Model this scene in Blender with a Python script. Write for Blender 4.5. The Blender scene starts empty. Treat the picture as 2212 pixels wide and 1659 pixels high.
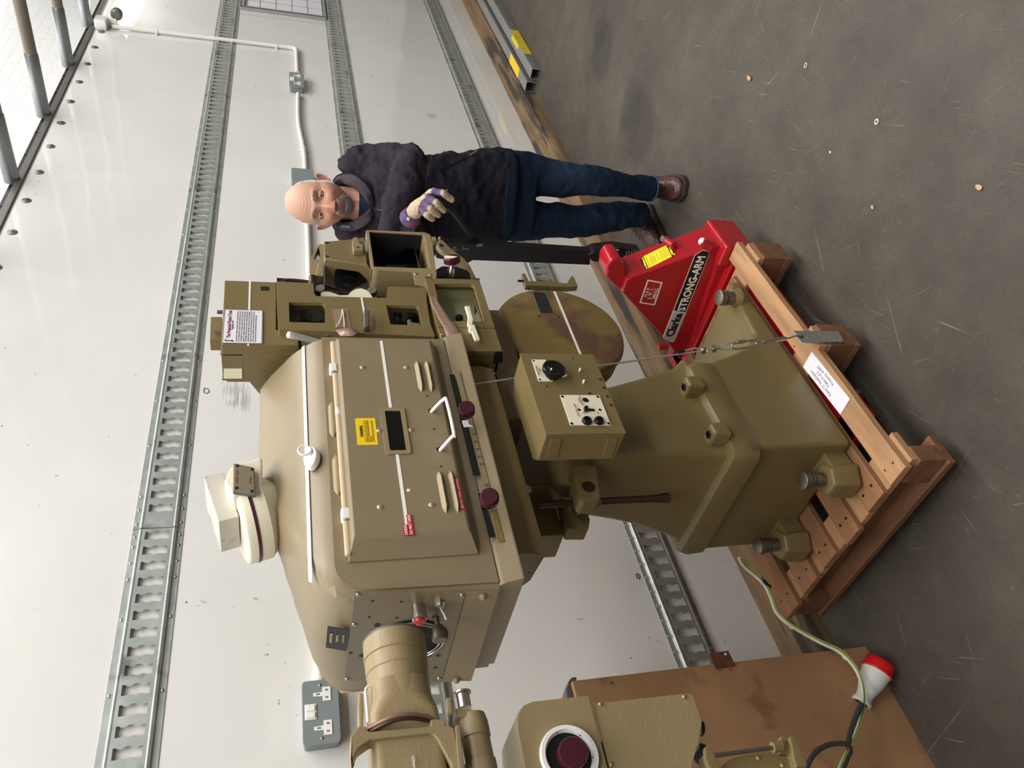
import bpy, bmesh, math, random
from mathutils import Vector, Matrix, noise
random.seed(7)
SC = bpy.context.scene
COL = SC.collection
PI = math.pi
# ---------------------------------------------------------------- camera
F = 1670.; CX, CY = 1106., 829.5
VX = (607., -800.)
pt = math.atan((CX-VX[0])/F)
yaw = math.atan((CY-VX[1])/math.hypot(F, CX-VX[0]))
HC = 1.72
fw = Vector((math.cos(pt)*math.cos(yaw), math.cos(pt)*math.sin(yaw), -math.sin(pt)))
rt = Vector((math.sin(yaw), -math.cos(yaw), 0))
upv = rt.cross(fw)
CAM = Vector((0, 0, HC))
def P(x, y, X=None, Y=None, Z=None):
    """surveying helper: photo measurement -> point on a known wall / face / floor plane"""
    d = F*fw + (CY-y)*rt + (CX-x)*upv
    if X is not None: t = (X-CAM.x)/d.x
    elif Y is not None: t = (Y-CAM.y)/d.y
    else: t = (Z-CAM.z)/d.z
    return CAM + t*d
cam = bpy.data.objects.new('camera', bpy.data.cameras.new('camera'))
COL.objects.link(cam); SC.camera = cam
cam.data.sensor_fit = 'HORIZONTAL'; cam.data.sensor_width = 36; cam.data.lens = 36*F/2212
cam.data.clip_start = .02
# the phone was held sideways: picture left is up
cx_, cy_ = -upv, rt
cam.matrix_world = Matrix(((cx_.x, cy_.x, -fw.x, 0), (cx_.y, cy_.y, -fw.y, 0), (cx_.z, cy_.z, -fw.z, HC), (0, 0, 0, 1)))
# ---------------------------------------------------------------- materials
def srgb(c):
    return tuple(((v/255)/12.92 if v/255 <= .04045 else (((v/255)+.055)/1.055)**2.4) for v in c)+(1,)
MATS = {}
def mat(name, col, rough=.5, metal=0., var=.08, vscale=6., bump=0., bscale=60., spec=.5, stain=None, coat=0., detail=4, stretch=None, sscale=9., sthr=.62, trans=0., vcol=False):
    m = bpy.data.materials.new(name); m.use_nodes = True
    nt = m.node_tree; nd = nt.nodes; lk = nt.links
    b = nd['Principled BSDF']
    tc = nd.new('ShaderNodeTexCoord')
    src = tc.outputs['Object']
    if stretch:
        mp = nd.new('ShaderNodeMapping'); mp.inputs['Scale'].default_value = stretch
        lk.new(src, mp.inputs[0]); src = mp.outputs[0]
    c = srgb(col)
    n = nd.new('ShaderNodeTexNoise'); n.inputs['Scale'].default_value = vscale; n.inputs['Detail'].default_value = detail
    lk.new(src, n.inputs['Vector'])
    r = nd.new('ShaderNodeValToRGB')
    r.color_ramp.elements[0].position = .3; r.color_ramp.elements[1].position = .7
    r.color_ramp.elements[0].color = tuple(v*(1-var) for v in c[:3])+(1,)
    r.color_ramp.elements[1].color = tuple(min(1, v*(1+var)) for v in c[:3])+(1,)
    lk.new(n.outputs['Fac'], r.inputs[0])
    out = r.outputs[0]
    if vcol:
        va = nd.new('ShaderNodeVertexColor'); va.layer_name = 'Col'
        mx = nd.new('ShaderNodeMix'); mx.data_type = 'RGBA'; mx.blend_type = 'MULTIPLY'; mx.inputs[0].default_value = 1
        lk.new(va.outputs[0], mx.inputs[6]); lk.new(out, mx.inputs[7]); out = mx.outputs[2]
    if stain:
        n2 = nd.new('ShaderNodeTexNoise'); n2.inputs['Scale'].default_value = sscale; n2.inputs['Detail'].default_value = 6
        lk.new(src, n2.inputs['Vector'])
        r2 = nd.new('ShaderNodeValToRGB'); r2.color_ramp.elements[0].position = sthr; r2.color_ramp.elements[1].position = min(1, sthr+.09)
        lk.new(n2.outputs['Fac'], r2.inputs[0])
        mx = nd.new('ShaderNodeMix'); mx.data_type = 'RGBA'
        lk.new(r2.outputs[0], mx.inputs[0]); lk.new(out, mx.inputs[6]); mx.inputs[7].default_value = srgb(stain); out = mx.outputs[2]
    lk.new(out, b.inputs['Base Color'])
    b.inputs['Roughness'].default_value = rough; b.inputs['Metallic'].default_value = metal
    b.inputs['Specular IOR Level'].default_value = spec
    b.inputs['Coat Weight'].default_value = coat
    if trans:
        b.inputs['Transmission Weight'].default_value = trans
    if bump:
        n3 = nd.new('ShaderNodeTexNoise'); n3.inputs['Scale'].default_value = bscale; n3.inputs['Detail'].default_value = 3
        lk.new(src, n3.inputs['Vector'])
        bp = nd.new('ShaderNodeBump'); bp.inputs['Strength'].default_value = bump; bp.inputs['Distance'].default_value = .004
        lk.new(n3.outputs['Fac'], bp.inputs['Height']); lk.new(bp.outputs[0], b.inputs['Normal'])
    MATS[name] = m
    return m
def emit(name, col, s):
    m = bpy.data.materials.new(name); m.use_nodes = True
    b = m.node_tree.nodes['Principled BSDF']; b.inputs['Emission Color'].default_value = srgb(col); b.inputs['Emission Strength'].default_value = s
    b.inputs['Base Color'].default_value = srgb(col); return m
M_beige = mat('beige_enamel', (136, 121, 94), .38, var=.05, bump=.06, bscale=220, stain=(146, 130, 101), sscale=2.5, sthr=.6)
M_olive = mat('olive_enamel', (122, 105, 68), .36, var=.06, bump=.08, bscale=260)
M_olived = mat('olive_enamel_worn', (115, 100, 63), .38, var=.08, bump=.12, bscale=240, stain=(98, 84, 60), sscale=14, sthr=.7)
M_cast = mat('beige_casting', (146, 128, 93), .4, var=.06, bump=.15, bscale=200)
M_cream = mat('cream_paint', (236, 229, 203), .35, var=.03, vscale=4, stain=(196, 188, 160), sscale=18, sthr=.72)
M_white = mat('white_enamel', (238, 236, 230), .3, var=.02)
M_tape = mat('white_tape', (242, 239, 228), .5, var=.03)
M_black = mat('black_paint', (18, 18, 19), .4, var=.1)
M_blackm = mat('black_matt', (8, 8, 8), .8)
M_bake = mat('maroon_bakelite', (66, 22, 34), .22, var=.05)
M_bakebk = mat('black_bakelite', (14, 14, 15), .2)
M_steel = mat('steel', (190, 186, 178), .3, 1., var=.1, vscale=30)
M_dsteel = mat('dull_steel', (130, 124, 114), .45, .9, var=.15, vscale=20)
M_rivet = mat('painted_rivet', (176, 166, 148), .35, .35)
M_rod = mat('greasy_rod', (92, 74, 62), .35, .8, var=.2, vscale=25)
M_galv = mat('galvanised', (196, 202, 197), .36, .75, var=.16, vscale=14, bump=.05, bscale=30, stain=(140, 140, 134), sscale=6, sthr=.6)
M_alu = mat('aluminium', (196, 196, 197), .35, .85, var=.06)
M_red = mat('red_enamel', (172, 20, 32), .32, var=.05, coat=.3, bump=.03, bscale=30)
M_yel = mat('yellow_label', (244, 208, 32), .45, var=.02)
M_yelb = mat('yellow_bright', (248, 234, 50), .45, var=.02)
M_ink = mat('black_ink', (26, 24, 24), .6)
M_inkg = mat('grey_ink', (120, 116, 124), .6)
M_inkr = mat('maroon_ink', (122, 30, 52), .6)
M_inkb = mat('brown_ink', (150, 84, 60), .6)
M_inky = mat('mustard_ink', (168, 132, 20), .6)
M_paper = mat('paper', (232, 230, 236), .35, var=.01)
M_lamin = mat('laminate_edge', (150, 146, 138), .2, var=.03)
M_redtape = mat('red_tape', (190, 20, 48), .35, var=.03)
M_gold = mat('gilt_lettering', (205, 192, 132), .5)
M_plate = mat('dark_nameplate', (52, 52, 54), .4)
M_panelg = mat('grey_brown_panel', (128, 117, 94), .3, var=.05, stain=(128, 110, 76), sscale=2.2, sthr=.56)
M_wood = mat('pallet_pine', (170, 130, 92), .7, var=.24, vscale=3.2, detail=8, stretch=(1.2, 9, 9), bump=.25, bscale=20, stain=(120, 78, 48), sscale=2.4, sthr=.70)
M_woodd = mat('pallet_block_wood', (118, 80, 54), .75, var=.3, vscale=3.2, detail=8, stretch=(9, 1.4, 9), bump=.25, bscale=20, stain=(84, 56, 38), sscale=2.6, sthr=.58)
M_timber = mat('weathered_timber', (122, 98, 70), .75, var=.32, vscale=2.6, detail=9, stretch=(1., 8, 8), bump=.35, bscale=14, stain=(62, 52, 44), sscale=1.7, sthr=.52)
M_mdf = mat('brown_hardboard', (168, 128, 92), .5, var=.12, vscale=5, stain=(142, 102, 70), sscale=9, sthr=.6)
M_rust = mat('rusty_plate', (104, 62, 42), .8, var=.3, vscale=40, bump=.3, bscale=90)
M_rubber = mat('cable_grey', (70, 70, 66), .55, var=.1)
M_wirew = mat('wire_white', (226, 220, 200), .45)
M_wireg = mat('wire_green', (72, 130, 60), .45)
M_wirey = mat('wire_yellow', (190, 190, 60), .45)
M_plugw = mat('plug_grey_white', (218, 216, 210), .5, var=.05, stain=(150, 146, 138), sscale=12, sthr=.66)
M_plugr = mat('plug_red', (214, 24, 26), .4)
M_socket = mat('grey_hammer_paint', (138, 146, 146), .35, .2, var=.04, bump=.1, bscale=200)
M_pvc = mat('white_pvc', (234, 232, 226), .3, var=.02)
M_dgrey = mat('grey_metal', (112, 108, 102), .45, .5, var=.08)
M_brass = mat('old_brass', (172, 148, 88), .4, .6, var=.25, vscale=18)
M_bronze = mat('worn_bronze_ring', (150, 120, 98), .35, .5, var=.2)
M_fgtape = mat('brown_parcel_tape', (150, 122, 106), .2, var=.06)
M_wood2 = mat('debris', (196, 158, 116), .8)
M_discp = mat('rust_stained_olive', (134, 112, 62), .4, var=.06, bump=.1, bscale=200, stain=(104, 74, 58), sscale=4.2, sthr=.5)
M_grille = mat('dark_mesh', (48, 48, 48), .6)
M_jack = mat('navy_fleece', (52, 45, 53), .92, var=.2, vscale=5, bump=.5, bscale=180, spec=.15)
M_jackl = mat('charcoal_collar', (66, 60, 66), .9, var=.15, vscale=9, bump=.4, bscale=150, spec=.2)
M_jackd = mat('black_softshell', (26, 25, 33), .85, var=.12, spec=.15)
M_sweat = mat('navy_sweater', (25, 34, 48), .9, bump=.5, bscale=160, spec=.1)
M_jean = mat('dark_denim', (28, 43, 62), .85, var=.28, vscale=4, bump=.5, bscale=240, spec=.15, stain=(44, 64, 86), sscale=2.6, sthr=.64)
M_jseam = mat('denim_seam', (44, 64, 90), .8)
M_boot = mat('brown_leather', (84, 52, 46), .38, var=.22, vscale=12, bump=.25, bscale=60)
M_sole = mat('brown_sole', (56, 42, 36), .7)
M_glove = mat('suede_glove', (192, 172, 144), .85, var=.12, vscale=18, bump=.4, bscale=120)
M_plaid = mat('plaid_glove', (92, 76, 112), .9, var=.3, vscale=30, stain=(140, 66, 78), sscale=22, sthr=.52)
M_skin = mat('skin', (255, 255, 255), .5, var=.05, vscale=20, bump=.12, bscale=90, vcol=True, spec=.35)
M_beard = mat('grey_beard', (250, 246, 240), .8, var=.3, vscale=60, stretch=(3, 3, 1))
M_hair = mat('white_hair', (250, 247, 242), .8, var=.2, vscale=60)
M_eyew = mat('eye_white', (226, 216, 208), .15)
M_iris = mat('eye_iris', (44, 28, 20), .1)
M_lip = mat('lip', (176, 104, 98), .45)
M_brow = mat('brow_hair', (150, 142, 132), .9, var=.3, vscale=80)
M_yfluo = mat('worn_yellow_tape', (222, 200, 40), .5, var=.1, stain=(170, 160, 110), sscale=18, sthr=.6)
M_tube = emit('lit_tube', (255, 255, 255), 6.)
# glass for inspection windows
def glass(name, tint, rough=.02):
    m = bpy.data.materials.new(name); m.use_nodes = True; nt = m.node_tree; nd = nt.nodes
    nd.remove(nd['Principled BSDF'])
    g = nd.new('ShaderNodeBsdfGlossy'); g.inputs['Roughness'].default_value = rough
    t = nd.new('ShaderNodeBsdfTransparent'); t.inputs[0].default_value = srgb(tint)
    fr = nd.new('ShaderNodeLayerWeight'); fr.inputs[0].default_value = .12
    mx = nd.new('ShaderNodeMixShader')
    nt.links.new(fr.outputs[0], mx.inputs[0]); nt.links.new(t.outputs[0], mx.inputs[1]); nt.links.new(g.outputs[0], mx.inputs[2])
    nt.links.new(mx.outputs[0], nd['Material Output'].inputs[0]); return m
M_glass = glass('window_glass', (236, 238, 232))
M_glassd = glass('dark_glass', (120, 124, 122))

# ---------------------------------------------------------------- object helpers
WL = {}                      # world location of each object's origin
def mk(name, bm, m, parent=None, smooth=35, bev=0, seg=2):
    """link one mesh object, origin moved to the middle of its geometry"""
    if bev:
        es = [e for e in bm.edges if len(e.link_faces) == 2 and e.calc_face_angle(0) > .5]
        try: bmesh.ops.bevel(bm, geom=es, offset=bev, segments=seg, profile=.5, affect='EDGES', clamp_overlap=True)
        except Exception: pass
    me = bpy.data.meshes.new(name)
    bm.normal_update(); bm.to_mesh(me); bm.free()
    o = mko(name, me, m, parent, smooth)
    return wnorm(o) if bev and smooth else o
def mko(name, me, m, parent=None, smooth=35):
    vs = [v.co for v in me.vertices]
    c = Vector([(min(v[i] for v in vs)+max(v[i] for v in vs))/2 for i in range(3)])
    me.transform(Matrix.Translation(-c))
    if m is not None and not me.materials: me.materials.append(m)
    if smooth:
        me.polygons.foreach_set('use_smooth', [True]*len(me.polygons))
        me.set_sharp_from_angle(angle=math.radians(smooth))
    o = bpy.data.objects.new(name, me); COL.objects.link(o)
    if parent is not None:
        o.parent = parent; o.location = c-WL[parent.name]
    else: o.location = c
    WL[o.name] = c
    return o
def wnorm(o):
    w = o.modifiers.new('weighted_normal', 'WEIGHTED_NORMAL'); w.keep_sharp = True; w.weight = 90; return o
def empty(name, loc, label, cat, group=None):
    o = bpy.data.objects.new(name, None); COL.objects.link(o); o.location = loc; o.empty_display_size = .05
    WL[o.name] = Vector(loc); o['label'] = label; o['category'] = cat
    if group: o['group'] = group
    return o
def tag(o, label, cat, group=None):
    o['label'] = label; o['category'] = cat
    if group: o['group'] = group
    return o
def struct(o): o['kind'] = 'structure'; return o
def B(x0, x1, y0, y1, z0, z1, bm=None):
    bm = bm or bmesh.new()
    vs = [bm.verts.new((x, y, z)) for x in (x0, x1) for y in (y0, y1) for z in (z0, z1)]
    for f in ((0, 1, 3, 2), (4, 6, 7, 5), (0, 4, 5, 1), (2, 3, 7, 6), (0, 2, 6, 4), (1, 5, 7, 3)):
        bm.faces.new([vs[i] for i in f])
    bmesh.ops.recalc_face_normals(bm, faces=bm.faces); return bm
def prism(pts, d, bm=None):
    """polygon (3-d points) swept by vector d"""
    bm = bm or bmesh.new(); d = Vector(d)
    a = [bm.verts.new(Vector(p)) for p in pts]; b = [bm.verts.new(Vector(p)+d) for p in pts]
    bm.faces.new(a); bm.faces.new(b[::-1]); n = len(a)
    for i in range(n): bm.faces.new((a[i], b[i], b[(i+1) % n], a[(i+1) % n]))
    bmesh.ops.recalc_face_normals(bm, faces=bm.faces); return bm
def py(pts, Y, depth, bm=None):      # near face measured at depth Y, swept away from the viewer
    return prism([P(x, y, Y=Y) for x, y in pts], (0, depth, 0), bm)
def frame_from(ax):
    ax = Vector(ax).normalized(); t = Vector((0, 0, 1)) if abs(ax.z) < .9 else Vector((1, 0, 0))
    u = t.cross(ax).normalized(); v = ax.cross(u).normalized(); return u, v, ax
def cyl(p0, p1, r, r1=None, n=24, bm=None):
    return lathe([(0, r), (1, r if r1 is None else r1)], p0, Vector(p1)-Vector(p0), n, bm, norm=False)
def lathe(prof, o, ax, n=32, bm=None, norm=True, cap=True, sq=1.):
    """prof = (distance along axis, radius)"""
    bm = bm or bmesh.new(); o = Vector(o); L = Vector(ax).length; u, v, a = frame_from(ax)
    if not norm: prof = [(t*L, r) for t, r in prof]
    rings = []
    for t, r in prof:
        rings.append([bm.verts.new(o+a*t+(u*math.cos(2*PI*k/n)+v*sq*math.sin(2*PI*k/n))*max(r, 1e-5)) for k in range(n)])
    for i in range(len(rings)-1):
        for k in range(n): bm.faces.new((rings[i][k], rings[i][(k+1) % n], rings[i+1][(k+1) % n], rings[i+1][k]))
    if cap:
        bm.faces.new(rings[0][::-1]); bm.faces.new(rings[-1])
    bmesh.ops.recalc_face_normals(bm, faces=bm.faces); return bm
def smoothpath(pts, k=6):
    pts = [Vector(p) for p in pts]; out = []
    for i in range(len(pts)-1):
        p0 = pts[max(i-1, 0)]; p1 = pts[i]; p2 = pts[i+1]; p3 = pts[min(i+2, len(pts)-1)]
        for j in range(k):
            t = j/k
            out.append(.5*((2*p1)+(-p0+p2)*t+(2*p0-5*p1+4*p2-p3)*t*t+(-p0+3*p1-3*p2+p3)*t**3))
    out.append(pts[-1]); return out
def tube(pts, r, n=10, bm=None, sm=0, ends=True):
    if sm: pts = smoothpath(pts, sm)
    pts = [Vector(p) for p in pts]; bm = bm or bmesh.new()
    rr = r if callable(r) else (lambda t: r)
    d = (pts[1]-pts[0]).normalized(); u, v, _ = frame_from(d); rings = []
    for i, p in enumerate(pts):
        if i < len(pts)-1: nd_ = (pts[i+1]-p)
        else: nd_ = p-pts[i-1]
        if 0 < i < len(pts)-1: nd_ = (pts[i+1]-pts[i-1])
        if nd_.length < 1e-9: nd_ = d
        nd_.normalize(); q = d.rotation_difference(nd_); u = q@u; v = q@v; d = nd_
        R = rr(i/(len(pts)-1))
        rings.append([bm.verts.new(p+(u*math.cos(2*PI*k/n)+v*math.sin(2*PI*k/n))*R) for k in range(n)])
    for i in range(len(rings)-1):
        for k in range(n): bm.faces.new((rings[i][k], rings[i][(k+1) % n], rings[i+1][(k+1) % n], rings[i+1][k]))
    if ends: bm.faces.new(rings[0][::-1]); bm.faces.new(rings[-1])
    bmesh.ops.recalc_face_normals(bm, faces=bm.faces); return bm
def loft(rings, bm=None, cap=True, close=True):
    bm = bm or bmesh.new(); R = [[bm.verts.new(Vector(p)) for p in r] for r in rings]; n = len(R[0])
    for i in range(len(R)-1):
        for k in range(n if close else n-1): bm.faces.new((R[i][k], R[i][(k+1) % n], R[i+1][(k+1) % n], R[i+1][k]))
    if cap and close: bm.faces.new(R[0][::-1]); bm.faces.new(R[-1])
    bmesh.ops.recalc_face_normals(bm, faces=bm.faces); return bm
def ball(c, r, n=12, bm=None, sc=(1, 1, 1)):
    bm = bm or bmesh.new()
    bmesh.ops.create_uvsphere(bm, u_segments=n*2, v_segments=n, radius=r, matrix=Matrix.Translation(c)@Matrix.Diagonal((sc[0], sc[1], sc[2], 1)))
    return bm
def rpoly(pts, r, seg=4):
    """round the corners of a 2-d polygon"""
    out = []; n = len(pts); pts = [Vector(p[:2]) for p in pts]
    for i in range(n):
        a, b, c = pts[i-1], pts[i], pts[(i+1) % n]
        rr = min(r, (a-b).length*.45, (c-b).length*.45)
        p0 = b+(a-b).normalized()*rr; p1 = b+(c-b).normalized()*rr
        for k in range(seg+1):
            t = k/seg; out.append((1-t)**2*p0+2*t*(1-t)*b+t*t*p1)
    return out
def plate(outer, holes, o, u, v, th):
    """flat plate with real holes; 2-d outlines in metres laid on axes u,v from o, thickness th along u x v (towards it)"""
    cu = bpy.data.curves.new('tmp', 'CURVE'); cu.dimensions = '2D'; cu.fill_mode = 'BOTH'; cu.extrude = th/2
    for loop in [outer]+holes:
        s = cu.splines.new('POLY'); s.points.add(len(loop)-1); s.use_cyclic_u = True
        for i, p in enumerate(loop): s.points[i].co = (p[0], p[1], 0, 1)
    ob = bpy.data.objects.new('tmp', cu); COL.objects.link(ob)
    dg = bpy.context.evaluated_depsgraph_get(); me = bpy.data.meshes.new_from_object(ob.evaluated_get(dg))
    bpy.data.objects.remove(ob); bpy.data.curves.remove(cu)
    u = Vector(u).normalized(); v = Vector(v).normalized(); w = u.cross(v)
    o = Vector(o)-w*th/2
    me.transform(Matrix(((u.x, v.x, w.x, o.x), (u.y, v.y, w.y, o.y), (u.z, v.z, w.z, o.z), (0, 0, 0, 1))))
    me.materials.clear(); return me
XA, YA, ZA = Vector((1, 0, 0)), Vector((0, 1, 0)), Vector((0, 0, 1))
def xz(pts, Y): return [(P(x, y, Y=Y).x, P(x, y, Y=Y).z) for x, y in pts]
def plate_y(name, outer, holes, Y, th, m, parent=None, r=0, rh=0):
    """panel parallel to the back wall, near face at Y; outlines already (x,z)"""
    if r: outer = rpoly(outer, r)
    holes = [rpoly(h, rh) if rh else h for h in holes]
    me = plate(outer, holes, (0, Y, 0), XA, ZA, th)     # XA x ZA = -Y
    return mko(name, me, m, parent)
def circ(cx, cy, r, n=20, sy=1.): return [(cx+r*math.cos(2*PI*k/n), cy+r*sy*math.sin(2*PI*k/n)) for k in range(n)]
def rect(x0, x1, z0, z1): return [(x0, z0), (x1, z0), (x1, z1), (x0, z1)]
def text(name, s, o, u, v, size, m, parent=None, align='CENTER', bold=0., width=None, shear=0., th=.0006, spacing=1., line=1.):
    cu = bpy.data.curves.new('txt', 'FONT'); cu.body = s; cu.size = size; cu.align_x = align; cu.align_y = 'CENTER'
    cu.extrude = th/2; cu.offset = bold; cu.shear = shear; cu.space_character = spacing; cu.space_line = line; cu.resolution_u = 2
    ob = bpy.data.objects.new('txt', cu); COL.objects.link(ob)
    dg = bpy.context.evaluated_depsgraph_get(); me = bpy.data.meshes.new_from_object(ob.evaluated_get(dg))
    bpy.data.objects.remove(ob); bpy.data.curves.remove(cu)
    if width:
        xs = [q.co.x for q in me.vertices]; W = max(xs)-min(xs); me.transform(Matrix.Diagonal((width/W, 1, 1, 1)))
    u = Vector(u).normalized(); v = Vector(v).normalized(); w = u.cross(v); o = Vector(o)+w*th/2
    me.transform(Matrix(((u.x, v.x, w.x, o.x), (u.y, v.y, w.y, o.y), (u.z, v.z, w.z, o.z), (0, 0, 0, 1))))
    me.materials.clear()
    return mko(name, me, m, parent, smooth=0)
def join_bm(name, bms, m, parent, **k):
    bm = bmesh.new()
    for b in bms:
        me = bpy.data.meshes.new('t'); b.to_mesh(me); b.free(); bm.from_mesh(me); bpy.data.meshes.remove(me)
    return mk(name, bm, m, parent, **k)
# ================================================================ SETTING
WY = 2.23                                 # face of the white panel wall
def floor_mat():
    m = bpy.data.materials.new('concrete_floor'); m.use_nodes = True; nt = m.node_tree; nd = nt.nodes; lk = nt.links
    b = nd['Principled BSDF']; g = nd.new('ShaderNodeNewGeometry'); pos = g.outputs['Position']
    def noi(sc, det, mp=None, rough=.6, dist=0.):
        n = nd.new('ShaderNodeTexNoise'); n.inputs['Scale'].default_value = sc; n.inputs['Detail'].default_value = det
        n.inputs['Roughness'].default_value = rough; n.inputs['Distortion'].default_value = dist
        if mp:
            q0 = nd.new('ShaderNodeMapping'); q0.inputs['Rotation'].default_value = (0, 0, mp[1]); lk.new(pos, q0.inputs[0])
            q = nd.new('ShaderNodeMapping'); q.inputs['Scale'].default_value = mp[0]
            lk.new(q0.outputs[0], q.inputs[0]); lk.new(q.outputs[0], n.inputs['Vector'])
        else: lk.new(pos, n.inputs['Vector'])
        return n.outputs['Fac']
    def ramp(f, a, c, ca, cb):
        r = nd.new('ShaderNodeValToRGB'); r.color_ramp.elements[0].position = a; r.color_ramp.elements[1].position = c
        r.color_ramp.elements[0].color = ca; r.color_ramp.elements[1].color = cb; lk.new(f, r.inputs[0]); return r.outputs[0]
    def mix(f, a, c, mode='MIX'):
        x = nd.new('ShaderNodeMix'); x.data_type = 'RGBA'; x.blend_type = mode
        if isinstance(f, float): x.inputs[0].default_value = f
        else: lk.new(f, x.inputs[0])
        for i, v in ((6, a), (7, c)):
            if isinstance(v, tuple): x.inputs[i].default_value = v
            else: lk.new(v, x.inputs[i])
        return x.outputs[2]
    W, K = (1, 1, 1, 1), (0, 0, 0, 1)
    c = ramp(noi(1.1, 9, rough=.7), .32, .68, srgb((66, 60, 53)), srgb((94, 87, 78)))
    c = mix(ramp(noi(6, 8, rough=.75), .46, .72, K, (.45, .45, .45, 1)), c, srgb((58, 51, 45)))
    c = mix(ramp(noi(90, 4, rough=.7), .52, .62, K, (.25, .25, .25, 1)), c, srgb((50, 44, 38)))
    c = mix(ramp(noi(28, 6, rough=.75), .62, .74, K, (.55, .55, .55, 1)), c, srgb((122, 112, 98)))
    for k_, (mp, t) in enumerate(((((.8, 34, 1), .5), .66), (((.7, 40, 1), -.9), .67), (((.6, 46, 1), 1.4), .68), (((1.1, 60, 1), .05), .67), (((1.6, 50, 1), -.35), .66), (((1.4, 44, 1), 2.1), .67))):
        s = ramp(noi(2.6, 4, mp), t, t+.02, K, W)
        gate = ramp(noi(1.3+.37*k_, 3, ((1, 1, 1), k_*1.3)), .50, .60, K, (.62, .62, .62, 1))
        ml = nd.new('ShaderNodeMix'); ml.data_type = 'RGBA'; ml.blend_type = 'MULTIPLY'; ml.inputs[0].default_value = 1; lk.new(s, ml.inputs[6]); lk.new(gate, ml.inputs[7])
        c = mix(ml.outputs[2], c, srgb((150, 140, 122)))
    for cxy, rad in (((4.19, 1.38), .19), ((4.3, 1.30), .12), ((3.47, 1.465), .24), ((3.62, 1.42), .17)):    # two damp oil patches
        q = nd.new('ShaderNodeVectorMath'); q.operation = 'DISTANCE'; lk.new(pos, q.inputs[0]); q.inputs[1].default_value = (cxy[0], cxy[1], 0)
        a = nd.new('ShaderNodeMath'); a.operation = 'MULTIPLY_ADD'; lk.new(noi(5, 3), a.inputs[0]); a.inputs[1].default_value = rad*.9; lk.new(q.outputs['Value'], a.inputs[2])
        c = mix(ramp(a.outputs[0], rad*1.05, rad*1.4, (.42, .42, .42, 1), K), c, srgb((40, 36, 36)))
    lk.new(c, b.inputs['Base Color']); b.inputs['Specular IOR Level'].default_value = .35
    lk.new(ramp(noi(5, 5), .3, .7, (.42, .42, .42, 1), (.62, .62, .62, 1)), b.inputs['Roughness'])
    bp = nd.new('ShaderNodeBump'); bp.inputs['Strength'].default_value = .25; bp.inputs['Distance'].default_value = .003
    lk.new(noi(40, 6), bp.inputs['Height']); lk.new(bp.outputs[0], b.inputs['Normal']); return m
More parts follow.
